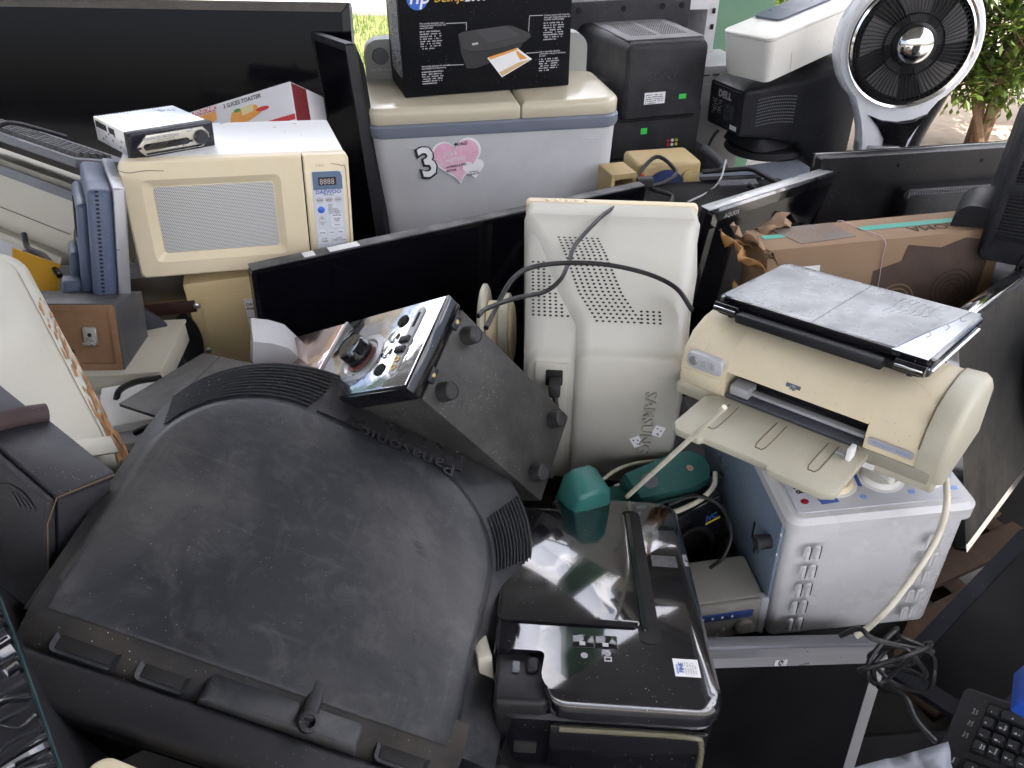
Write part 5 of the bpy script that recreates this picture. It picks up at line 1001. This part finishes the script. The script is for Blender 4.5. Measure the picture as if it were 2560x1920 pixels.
for i in range(22):
    for j in range(5):
        if kk is None: o=kk=loft('key',[[V((x,y,.03)) for x,y in rrect(.0165,.0165,.002,2)],[V((x,y,.040)) for x,y in rrect(.012,.012,.002,2)]],mat('old_key_grey',(.05,.05,.05),.5,dirt=.8,dcol=(.16,.15,.13),dscale=30),t)
        else: o=link('key',kk.data,None,t)
        o.location=(-.205+i*.0194,.03+j*.0194,0)
tube('coiled_lead',[(-.05,.0,.03),(-.03,.03,.055),(-.02,.09,.05),(.0,.15,.04)],.005,CABLE,t)
# ---- yellow folder, dark clutter ----
t=tag(prism('folder',[(-.03,-.06),(.05,-.05),(.055,.03),(-.03,.06)],0,.004,mat('yellow_card',(.62,.33,.02),.6,dirt=.3),None,'XZ'),'bright yellow card folder poking up behind the beige casing','folder'); t.matrix_world=MF(at(75,690,1.62),(.9,.4,-.3),(0,0,1))
tag(tube('cable',[at(*p) for p in ((60,585,1.7),(70,620,1.68),(110,640,1.66),(150,690,1.62))],.006,CABLE),'dark ribbed cable below the beige printer at the left','cable')
# ---- wooden backed speaker ----
WK=mat('chipboard_brown',(.25,.14,.075),.8,dirt=.5,dcol=(.2,.1,.05),dscale=40,speck=.5,bump=.4,bscale=180,scol=(.4,.25,.14)); SV=mat('charcoal_vinyl',(.045,.045,.048),.5,dirt=.6,dcol=(.10,.098,.10),speck=.3)
sw,sdp,sh_=.215,.12,.128
t=thing('speaker','small black speaker box showing its brown chipboard back with a metal clip','speaker',MF(at(308,925,1.50),(.985,.03,-.02),(.0,.30,1))@MX.Translation((-sw/2,0,0)))
ringframe('cabinet',rrect(sw,sh_,.004,3,0,sh_/2),rrect(sw-.024,sh_-.024,.002,3,0,sh_/2),0,sdp,.001,WK,t); box('vinyl_top',(sw+.003,sdp,.003),(0,sdp/2+.002,sh_+.001),SV,t,.001); box('vinyl_side',(.003,sdp,sh_+.003),(sw/2+.0015,sdp/2+.002,sh_/2),SV,t,.001); box('vinyl_side',(.003,sdp,sh_+.003),(-sw/2-.0015,sdp/2+.002,sh_/2),SV,t,.001)
prism('back_board',rrect(sw-.025,sh_-.025,.001,2,0,sh_/2),.006,.012,WK,t); box('front_board',(sw,.006,sh_),(0,sdp,sh_/2),SV,t,.001)
cl=box('hanging_clip',(.026,.006,.034),(.055,.002,.068),STEEL,t,.002); box('clip_fold',(.026,.012,.008),(.055,-.002,.054),STEEL,cl,.002); cyl('clip_hole',.004,.001,(.055,-.0012,.07),(0,-1,0),HOLE,cl,10)
decal('colour_sticker',rect(-.035,.065,-.018,.105),FR((0,.0055,0),(1,0,0),(0,0,1)),PAPER,t); decal('sticker_mark',[(-.033,.09),(-.02,.09),(-.02,.102),(-.033,.102)],FR((0,.0055,0),(1,0,0),(0,0,1)),mat('cyan_print',(.03,.3,.45),.5,dirt=0,bump=0),t,.001); cyl('cable_port',.013,.003,(.006,.006,.03),(0,-1,0),HOLE,t,16)
# ---- things beneath it ----
t=thing('cream_carton','cream plastic box under the chipboard backed speaker','box',MF(at(310,985,1.52),(.98,.1,0),(0,0,1))); box('body',(.26,.2,.05),(-.05,.1,.02),BEIGE,t,.006); box('lid_rim',(.265,.205,.008),(-.05,.1,.045),BEIGE,t,.003)
t=thing('white_player','white disc player box lying under the dusty black board','player',MF(at(372,1118,1.42),(.92,.30,0),(0,-.1,1)))
box('case',(.20,.16,.035),(.0,.08,.0),LGREY,t,.004); box('lower_case',(.21,.18,.05),(.0,.08,-.055),IV,t,.005); box('upper_tray',(.18,.12,.02),(.01,.09,.030),WHITE,t,.004); box('slot_line',(.2,.002,.003),(0,-.0005,.0),GREY,t,0)
tag(tube('cable',[at(*p) for p in ((290,1000,1.46),(300,975,1.46),(340,955,1.44),(400,945,1.42))],.006,CABLE),'black cable curling over the white disc player','cable'); tag(tube('cable',[at(*p) for p in ((338,1082,1.37),(370,1068,1.36),(420,1055,1.34))],.006,CABLE),'black cable crossing the front of the white disc player','cable')
a,b_,c_,d_=at(297,1009,1.33),at(507,883,1.47),at(660,925,1.38),at(430,1052,1.24)
M=MF(a,d_-a,(b_-a).cross(d_-a)*-1)
t=thing('black_board','dusty black board lying over the white disc player','board',M); Mi=M.inverted(); q4=[(Mi@p) for p in (a,b_,c_,d_)]
loft('board',[[V((p.x,p.y,-.006)) for p in q4],[V((p.x,p.y,.0)) for p in q4]],mat('dusty_board',(.035,.034,.034),.5,dirt=.9,dcol=(.17,.16,.155),dscale=6,speck=.5,scol=(.35,.34,.32)),t); f1=q4[1].lerp(q4[2],.3); f0=q4[0].lerp(q4[3],.75); tube('fold_line',[V((f0.x,f0.y,.0005)),V((f1.x,f1.y,.0005))],.0012,SV,t,4,1)
t=thing('grey_set_top_box','light grey plastic box wedged between the purifier and the subwoofer','box',MF(at(645,930,1.42),(.93,.3,-.2),(.05,.1,1))@MX.Scale(.75,4)); loft('case',[[V((x,y,z)) for x,z in ((-.012,-.03),(.10,-.03),(.105,.03),(.07,.066),(.03,.078),(-.012,.082))] for y in (0,.14)],LGREY,t,ang=50); box('front_seam',(.09,.002,.002),(.045,-.0008,.0),GREY,t,0)
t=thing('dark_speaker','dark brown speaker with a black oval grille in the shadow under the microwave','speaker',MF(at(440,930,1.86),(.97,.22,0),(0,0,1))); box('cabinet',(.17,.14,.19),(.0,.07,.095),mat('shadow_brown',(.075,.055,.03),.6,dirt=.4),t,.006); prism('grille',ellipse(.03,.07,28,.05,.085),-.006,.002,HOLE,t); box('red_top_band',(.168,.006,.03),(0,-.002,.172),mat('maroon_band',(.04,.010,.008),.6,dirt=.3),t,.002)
t=thing('navy_panel','dark navy plastic panel leaning in the shadow beside the chipboard speaker','panel',MF(at(425,1000,1.70),(.9,.4,.0),(-.12,.12,1))); prism('panel',[(-.06,0),(.05,0),(.05,.15),(.02,.19),(-.02,.24),(-.06,.27)],0,.02,mat('navy_black',(.010,.012,.02),.5,dirt=.2),t,bev=.003); box('rib',(.012,.01,.2),(-.03,-.004,.12),MATS['navy_black'],t,.003)
# ---- vinyl wrapped speaker at the lower left ----
VW=mat('charcoal_leathercloth',(.022,.022,.026),.45,spec=.3,dirt=.5,dcol=(.045,.045,.048),speck=.15,bump=.2,bscale=300,scol=(.3,.29,.28)); MAR=mat('maroon_cloth',(.045,.026,.027),.7,dirt=.3,speck=.2)
p1,p2,p3=at(108,1037,1.06),at(286,1180,1.00),at(205,1292,.92)
xa_=(p2-p1).normalized(); dv=(p3-p2); M=MF(p2,xa_,xa_.cross(dv)*-1); Mi=M.inverted(); q3=Mi@p3; wtop=(p2-p1).length; dlen=.30
t=thing('wrapped_speaker','charcoal leathercloth covered speaker cabinet with creased corner at the left','speaker',M)
yy=q3.y; box('top_board',(wtop,abs(yy),.012),(-wtop/2,yy/2,-.006),VW,t,.002); box('top_extension',(.16,abs(yy)*.98,.012),(-wtop-.082,yy/2-.004,-.007),VW,t,.002)
box('front_board',(wtop+.16,.012,.30),(-wtop/2-.08,yy-.007,-.156),VW,t,.003); box('side_board',(.010,abs(yy)-.006,.19),(-.007,yy/2,-.108),VW,t,.002)
tube('wood_edge',[(.0,.0,-.004),(.0012,yy,-.004),(.0012,yy-.012,-.04),(.0012,yy-.012,-.19)],.0009,mat('raw_wood_edge',(.14,.09,.045),.8,dirt=.4),t,5,1)
tube('maroon_piping',[(.0,.012,-.004),(-wtop*.5,.014,-.004),(-wtop-.02,.016,-.004),(-wtop-.15,.018,-.01)],.016,MAR,t,12,3) if False else tube('maroon_piping',[(-wtop+.004,.002,.004),(-wtop-.004,yy*.5,.006),(-wtop-.006,yy*1.1,.004)],.014,MAR,t,12,3)
for i in range(4): tube('crease',[(-.02-i*.012,yy-.0135,-.03-i*.006),(-.045-i*.01,yy-.015,-.02-i*.004),(-.08-i*.01,yy-.0135,-.028-i*.006)],.0022,VW,t,6,4)
# ---- shrink wrapped carton at the lower left corner ----
FILM=mat('wrinkled_black_film',(.02,.021,.026),.1,spec=.8,dirt=.15,dcol=(.05,.055,.06),bump=0,coat=.5)
a=at(-8,1498,.86); b_=at(150,1935,.74); M=MF(b_,a-b_,at(-120,1750,.70)-b_ if False else (0,-.3,1)); t=thing('wrapped_carton','black carton in glossy wrinkled stretch film at the lower left corner','box',M)
b=bmesh.new(); r=random.Random(6); nx,ny=46,18; Lx,Ly=(a-b_).length+.12,.20
ph_=[[r.uniform(0,6.28) for _ in range(3)] for _ in range(nx+1)]
g_=[]
for i in range(nx+1):
    row=[]
    for j in range(ny+1):
        u=i/nx; v_=j/ny; wz=.0055*math.sin(i*2.4+v_*5+ph_[i][0]*.35)+.003*math.sin(i*4.1+ph_[i][1]*.5+v_*9); wz*=(.35+.65*(1-v_)); row.append(b.verts.new((-.06+u*Lx,(v_)*Ly,wz)))
    g_.append(row)
for i in range(nx):
    for j in range(ny): b.faces.new((g_[i][j],g_[i+1][j],g_[i+1][j+1],g_[i][j+1]))
fin('stretch_film',b,FILM,t,True,80); box('carton',(Lx-.01,Ly-.006,.20),(Lx/2-.06,Ly/2,-.108),BLACK,t,.006); tube('green_edge',[(-.06,-.001,.0),(Lx*.5,-.003,-.001),(Lx-.06,-.001,0)],.0018,mat('dark_teal_edge',(.012,.035,.036),.4,dirt=.2),t,5,3)
r=random.Random(12)
for i in range(26):
    x=-.05+Lx*i/26+r.uniform(-.004,.004); l_=r.uniform(.03,.13); tube('film_fold',[(x,.002,.002),(x+r.uniform(-.008,.012),l_*.5,.0045),(x+r.uniform(-.012,.02),l_,.003)],lambda u:.0022*(1-.8*u)+.0003,FILM,t,5,3)
t=thing('cream_appliance','cream plastic appliance corner just showing at the bottom edge','appliance',MF(at(245,1890,.80),(.93,-.30,-.10),(0,-.15,1))); loft('cover',[ra(.30,.16,.02,-.10,.145,-.075),ra(.30,.16,.02,-.008,.145,-.075),ra(.29,.15,.018,.0,.145,-.075)],CREAM,t); box('seam',(.28,.002,.003),(.145,.0056,-.04),STONE,t,0)
# ================= lower right =================
# ---- small flat monitor ----
t=flat_tv('flat_monitor','silver framed flat monitor leaning below the toaster oven with dark matte screen',ME((.36,.623,.222),(-18,12.2,10.6)),.43,.36,.045,.019,mb=SILVER,ms=MATTE,mk=GREY,bulge=.02,cat='monitor')
box('rear_rim',(.432,.03,.366),(0,.038,.182),GREY,t,.006)
F=FR((.012,-.0006,.36-.0155),(1,0,0),(0,0,1)); decal('emblem_plate',rect(-.010,0,.012,.011),F,GREYI,t); lathe('emblem_disc',[(.0048,0),(.0048,.0005),(.003,.0006)],INK,t,F@MX.Translation((.001,.0055,.0008)),16); text('hp',.008,F@MX.Translation((-.0028,.0035,.0014)),GREYI,t,shear=.2)
# tangled lead on its corner
r=random.Random(2); c0=at(2225,1640,1.12)
pts=[at(2100,1590,1.13),at(2150,1572,1.11),at(2190,1600,1.10)]
for i in range(26): a=i*.9; pts.append(c0+V((.045*math.cos(a)+r.uniform(-.015,.015)+.0012*i,.02*math.sin(a*1.3),.04*math.sin(a)+r.uniform(-.012,.012)-.0016*i)))
pts+=[at(2260,1740,1.06),at(2290,1800,1.03),at(2340,1855,1.0)]
tag(tube('cable_bundle',pts,.0038,CABLE,None,6,5),'tangled black lead bundled over the corner of the silver framed monitor','cable')
# ---- keyboard ----
KM=ME((.665,.606,.546),(151.0,-157.7,-129.7)); t=thing('keyboard','black keyboard with white numpad legends at the lower right corner','keyboard',KM)
KB=mat('keyboard_black',(.020,.021,.025),.5,dirt=.3,dcol=(.04,.04,.043),speck=.2)
loft('base',[[V((x,y,-.022)) for x,y in rrect(.46,.165,.008,3,-.148,-.032)],[V((x,y,-.008)) for x,y in rrect(.46,.165,.008,3,-.148,-.032)],[V((x,y,-.005)) for x,y in rrect(.454,.159,.006,3,-.148,-.032)]],KB,t)
for cx,w_,cy,h_ in ((.029,.082,-.038,.10),(-.052,.062,-.038,.10),(-.225,.265,-.038,.10)): box('key_well',(w_,h_,.003),(cx,cy,-.0045),HOLE,t,.001)
KC={}
def key(x,y,w_=1,h_=1,leg=None,leg2=None):
    if (w_,h_) not in KC:
        sx,sy=.019*w_-.0025,.019*h_-.0025; o=loft('key',[[V((a,b_,-.004)) for a,b_ in rrect(sx,sy,.002,2)],[V((a,b_,.0045)) for a,b_ in rrect(sx-.004,sy-.004,.002,2)]],KB,t); KC[(w_,h_)]=o.data
    else: o=link('key',KC[(w_,h_)],None,t)
    o.location=(x,y,0)
    if leg: text(leg,.0062,MX.Translation((-.0045,-.001,.0047)),INKW,o,bold=.5)
    if leg2: text(leg2,.0036,MX.Translation((-.0045,-.0052,.0047)),INKW,o)
u=.019
for r_,row in enumerate((('Num','/','*','-'),('7','8','9',None),('4','5','6',None),('1','2','3',None))):
    for c2,k_ in enumerate(row):
        if k_: key(c2*u,-r_*u,1,1,k_ if len(k_)==1 else None,{'Num':'Num\nLock','7':'Home','8':'^','9':'PgUp','6':'>','4':'<','1':'End','2':'v','3':'PgDn'}.get(k_))
key(3*u,-1.5*u,1,2,'+'); key(3*u,-3.5*u,1,2,None,'Enter'); key(.5*u,-4*u,2,1,'0'); key(2*u,-4*u,1,1,'.')
for r_,row in enumerate((('Insert','Home','Page\nUp'),('Delete','End','Page\nDown'))):
    for c2,k_ in enumerate(row): key(-.072+c2*u,-r_*u,1,1,None,k_)
for c2,k_ in enumerate(('Print','Scroll\nLock','Pause')): key(-.072+c2*u,1.35*u,1,1,None,k_)
for c2 in range(3): key(-.072+c2*u,-4*u)
key(-.072+u,-3*u)
for r_ in range(5):
    for c2 in range(14): key(-.348+c2*u,-r_*u)
for c2 in range(12): key(-.348+c2*u*1.15,1.35*u)
for i,s_ in enumerate(('Num\nLock','Caps\nLock','Scroll\nLock')): text(s_,.0042,MX.Translation((.006+i*.019,1.3*u,-.0046)),GREYI,t)
# ---- white bag, blue box, pallet ----
b=bmesh.new(); r=random.Random(9); g_=[[b.verts.new((.26*i/10-.13,.16*j/8-.08,.03*math.sin(i*.9+j*.6)*r.uniform(.5,1)+.012*math.sin(i*2.3-j))) for j in range(9)] for i in range(11)]
for i in range(10):
    for j in range(8): b.faces.new((g_[i][j],g_[i+1][j],g_[i+1][j+1],g_[i][j+1]))
o=fin('plastic_bag',b,mat('bag_white',(.26,.275,.31),.45,dirt=.2),None,True,80); o.modifiers.new('s','SOLIDIFY').thickness=.004; tag(o,'crumpled white plastic bag between the monitor frame and the keyboard','bag'); o.matrix_world=MF(at(2275,1990,1.04),(.95,.2,.1),(.1,-.35,1))@MX.Scale(.6,4)
t=thing('blue_box','blue edged box at the right edge beyond the keyboard','box',MF(at(2584,1795,1.0),(.5,.8,.0),(.25,0,1))@MX.Scale(.55,4)); box('case',(.12,.05,.10),(.06,.02,.03),mat('strong_blue',(.01,.07,.40),.4,dirt=.15),t,.005); box('yellow_side',(.10,.012,.07),(.066,-.012,.015),CREAM,t,.003)
t=thing('pallet','brown wooden pallet on the floor under the toaster oven side','pallet',ME((1.0,1.3,.10),(0,0,25))@MX.Scale(.75,4))
WD=mat('old_pallet_wood',(.06,.034,.019),.85,dirt=.6,dcol=(.1,.055,.03),dscale=12,bump=.4,bscale=50)
for i in range(6): box('plank',(.78,.09,.02),(0,-.33+i*.132,.11),WD,t,.003)
for i in range(3): box('bearer',(.07,.80,.09),(-.34+i*.34,0,.052),WD,t,.003)
# ---- large dark televisions at the right ----
tl,tr,bl=at(2395,815,1.46),at(2575,684,1.80),at(2345,1480,1.46)
M,W,H=MP(tl,tr,bl); M=M@MX.Translation((.16,0,0)); W+=.32
t=flat_tv('television','large dark television with chrome edge leaning beside the toaster oven',M,W,H,.06,.012,mb=CHROME,ms=mat('dark_grey_glass',(.006,.0065,.007),.4,spec=.2,dirt=.4,dcol=(.022,.022,.023),dscale=4,speck=.1,bump=0),bulge=.03); box('top_chrome',(W,.035,.006),(0,.02,H+.002),CHROME,t,.002)
M,W,H=MP(at(2503,1372,1.42),at(2800,1500,1.25),at(2318,1745,1.28))
flat_tv('television','dark navy framed television standing slantwise behind the keyboard',M,W,H+.06,.05,.028,mb=mat('navy_gloss',(.012,.014,.022),.3,spec=.3,dirt=.3,speck=.1),ms=MATTE,bulge=.02)
tag(box('blue_tag',(.03,.004,.018),(0,0,0),BLUEI,None,.001),'small blue label in the gap below the chrome edged television','label').matrix_world=MF(at(2478,1420,1.5),(.9,.4,0),(0,0,1))
# ---- clutter between printer and oven ----
TE=mat('teal_plastic',(.026,.135,.118),.35,dirt=.4,dcol=(.08,.19,.17),dscale=6,speck=.2)
M=MF(at(1650,1198,1.46),at(1790,1150,1.54)-at(1590,1215,1.46),(-.1,-.35,1))@MX.Scale(.92,4); t=thing('steam_iron','teal green clothes iron with pale cord between the black printer and monitor','iron',M)
loft('body',[[V((x,y,z)) for x,y in ((-.07,-.032),(.06,-.045),(.105,-.036),(.125,-.01),(.125,.02),(.105,.042),(.06,.048),(-.07,.035))] for z in (-.03,-.022)]+[[V((x*.97,y*.94,.006)) for x,y in ((-.07,-.032),(.06,-.045),(.105,-.036),(.125,-.01),(.125,.02),(.105,.042),(.06,.048),(-.07,.035))]],TE,t,ang=30)
prism('nose_shell',[(-.235,-.12),(-.235,.075),(-.220,.092),(-.180,.090),(-.162,.074),(-.150,.035),(-.130,.002),(-.10,-.020),(-.05,-.034),(-.03,-.12)],-.034,.034,TE,t,'XZ',.010,50)
box('soleplate',(.20,.075,.006),(.018,.0,-.034),STEEL,t,.002); lathe('heat_dial',[(.018,0),(.017,.008),(.012,.009)],GREY,t,axm((-.03,.0,.004),(0,0,1)),24); tube('cord_sleeve',[(.122,-.022,-.006),(.145,-.03,-.012),(.158,-.045,-.02)],.006,RUBBER,t,8,3)
lathe('round_mark',[(.0075,0),(.0075,.001)],mat('peach_dot',(.55,.36,.26),.5,dirt=0,bump=0),t,axm((.075,.0,.0062),(0,0,1)),18); box('sole_seam',(.19,.002,.003),(.02,-.044,-.012),HOLE,t,0,rot=MX.Rotation(-.08,4,'Z'))
adopt(tube('power_cord',[at(*p) for p in ((1788,1182,1.46),(1784,1215,1.43),(1750,1250,1.41),(1700,1275,1.39),(1665,1285,1.38),(1630,1300,1.38))],.0048,WCABLE),t)
tag(tube('curved_wire',[at(*p) for p in ((1505,1200,1.46),(1540,1175,1.48),(1590,1158,1.50),(1660,1150,1.51))],.0035,WCABLE),'thin white wire curving behind the teal iron','wire')
tag(tube('white_rod',[at(1567,1242,1.40),at(1690,1130,1.26),at(1812,1018,1.13)],.0043,WCABLE,None,10,1),'straight cream rod leaning from the teal iron onto the paper tray','rod')
a=at(1690,1330,1.20); t=thing('small_speaker','small black speaker with a yellow lettered badge wedged under the teal iron','speaker',MF(at(1752,1425,1.50),(.88,.42,.18),(-.05,.25,1))@MX.Scale(1.17,4))
box('cabinet',(.13,.10,.125),(.0,.055,.06),BLACK,t,.006); box('front_baffle',(.126,.008,.12),(0,.002,.06),GLOSS,t,.003); Fv=FR((0,-.0026,0),(1,0,0),(0,0,1)); text('JVC',.014,Fv@MX.Translation((.025,.088,0)),BLUEI,t,bold=1.6,shear=.2); decal('yellow_line',rect(.024,.083,.052,.0865),Fv,mat('badge_yellow',(.7,.55,.05),.5,dirt=0,bump=0),t); decal('yellow_ring',ellipse(.0055,.006,16,-.045,.045),Fv,MATS['badge_yellow'],t); lathe('driver_cone',[(.04,.0),(.038,.002),(.02,-.004),(.008,-.004)],HOLE,t,axm((-.005,-.002,.05),(0,-1,0)),28)
tag(tube('cable',[at(*p) for p in ((1670,1262,1.34),(1740,1240,1.35),(1800,1265,1.35),(1828,1330,1.33),(1810,1390,1.33),(1775,1420,1.34))],.0035,CABLE),'thin black lead looped round the small black speaker','cable')
t=thing('hifi_unit','dusty grey mini hi-fi unit with blue display strip and round knob below the iron','stereo',MF(at(1826,1590,1.37),(.985,.12,.06),(-.09,-.02,1))@MX.Scale(.88,4)); HG=mat('dusty_hifi_grey',(.25,.24,.215),.4,dirt=.5,dcol=(.24,.22,.17),speck=.3)
box('case',(.16,.11,.10),(-.02,.06,.055),HG,t,.008,3); box('fascia',(.15,.012,.10),(-.025,.002,.055),HG,t,.004); box('side_cheek',(.018,.02,.105),(.058,.006,.055),LGREY,t,.005); box('display_strip',(.135,.004,.02),(-.032,-.0045,.073),mat('hifi_navy',(.03,.06,.20),.3,dirt=.2),t,.001); lathe('volume_knob',[(.019,0),(.0185,.006),(.015,.009),(.006,.0095)],HG,t,axm((.02,-.004,.038),(0,-1,0)),28); lathe('small_button',[(.005,0),(.005,.003),(.003,.0036)],SILVER,t,axm((-.022,-.004,.032),(0,-1,0)),14); lathe('small_button',[(.005,0),(.005,.003),(.003,.0036)],SILVER,t,axm((-.032,-.004,.018),(0,-1,0)),14)
for i in range(5): box('display_mark',(.004,.002,.005),(-.085+i*.0195,-.0068,.073),PAPER,t,0)
text('MP3',.009,FR((-.018,-.0045,.09),(1,0,0),(0,0,1)),GREYI,t)
tag(box('beige_strip',(.02,.05,.12),(0,0,0),BEIGE,None,.002),'narrow beige slat in the gap beside the glossy black printer','slat').matrix_world=MF(at(1212,1700,1.10),(.9,.2,0),(.12,.3,1))

# ================= nest small pieces under the part they belong to =================
def base(o): return o.name.rsplit('.',1)[0] if o.name[-3:].isdigit() else o.name
def nest(th,pairs,need=None):
    for t in [o for o in COL.objects if o.type=='EMPTY' and base(o)==th]:
        kids=list(t.children)
        if need and not any(base(k)==need for k in kids): continue
        for ch,pa in pairs:
            P_=[k for k in kids if base(k)==pa and k.parent is t]; C_=[k for k in kids if base(k) in ch.split() and k.parent is t]
            P_=[p for p in P_ if p.location.length<1e-6 and p not in C_]
            if not P_: continue
            for i,c in enumerate(C_): c.parent=P_[i] if len(P_)==len(C_) else P_[0]
bpy.context.view_layer.update()
nest('microwave',[('door_window crack','door'),('display_panel display_window key auto_button lettering','keypad'),('latch_groove','control_housing')])
nest('car_radio',[('silver_bezel display disc_slot volume_knob preset_button side_button eject_button','faceplate'),('vent_slots punched_holes','chassis')])
nest('washing_machine',[('pink_heart small_heart brand_diamond lettering','sticker'),('inlet_cap','console'),('pressed_rib panel_seam','body')])
nest('printer_carton',[('logo_disc callout_line fine_print side_print printed_printer printed_printer_front printed_printer_lid printed_sheet printed_sheet_band printed_sheet_photo printed_sheet_curve printed_display lettering','carton')])
nest('toaster_carton',[('red_stripe red_banner food_photo printed_toaster chilli_print leaf_print blue_stripe red_end_panel grey_end_panel lettering','carton')])
nest('cooker_carton',[('teal_stripe printed_panel printed_burner white_label lettering','carton')])
nest('television',[('screen','bezel'),('hump_vent port_label','electronics_hump'),('white_label green_sticker rear_vent_slots','rear_housing'),('top_vent_slots','dusty_top_cover'),('paper_scrap','dusty_top_edge')])
nest('flat_monitor',[('screen emblem_plate emblem_disc lettering','bezel'),('edge_vents rear_vents','rear_cover')])
nest('fan',[('hub_cap','hub_rim')])
nest('subwoofer',[('card_slot slot_latch jack','slot_plate'),('volume_knob knob_glow_ring','knob_dish'),('brass_screw','screw_tab')])
nest('printer',[('tray_groove paper_stop stop_clip','paper_tray'),('power_button key','button_panel'),('emblem_disc','emblem_plate'),('button_light','button')])
nest('laptop',[('lid_skin peeled_corner film_crease film_wrinkle','lid'),('hinge_chrome','hinge'),('chrome_trim rubber_foot','base')])
nest('toaster_oven',[('knob_grip','knob_skirt'),('red_lamp blue_notice blue_mark blue_bar lettering dial_scale','control_panel'),('floor_slots','bottom_plate')])
nest('tube_television',[('plate_print lettering','rating_plate'),('screw_boss boss_rib','handle_block'),('screen','screen_bezel'),('paint_speck','shell')])
nest('tube_monitor',[('side_vent_holes top_vent_holes','shell'),('plate_print white_label lettering','rear_panel'),('plug_lead','power_plug')])
nest('water_purifier',[('label_rule','install_label'),('screw','front_cover')])
nest('keyboard',[('key_well','base')])
nest('hifi_unit',[('display_strip volume_knob small_button lettering','fascia')])
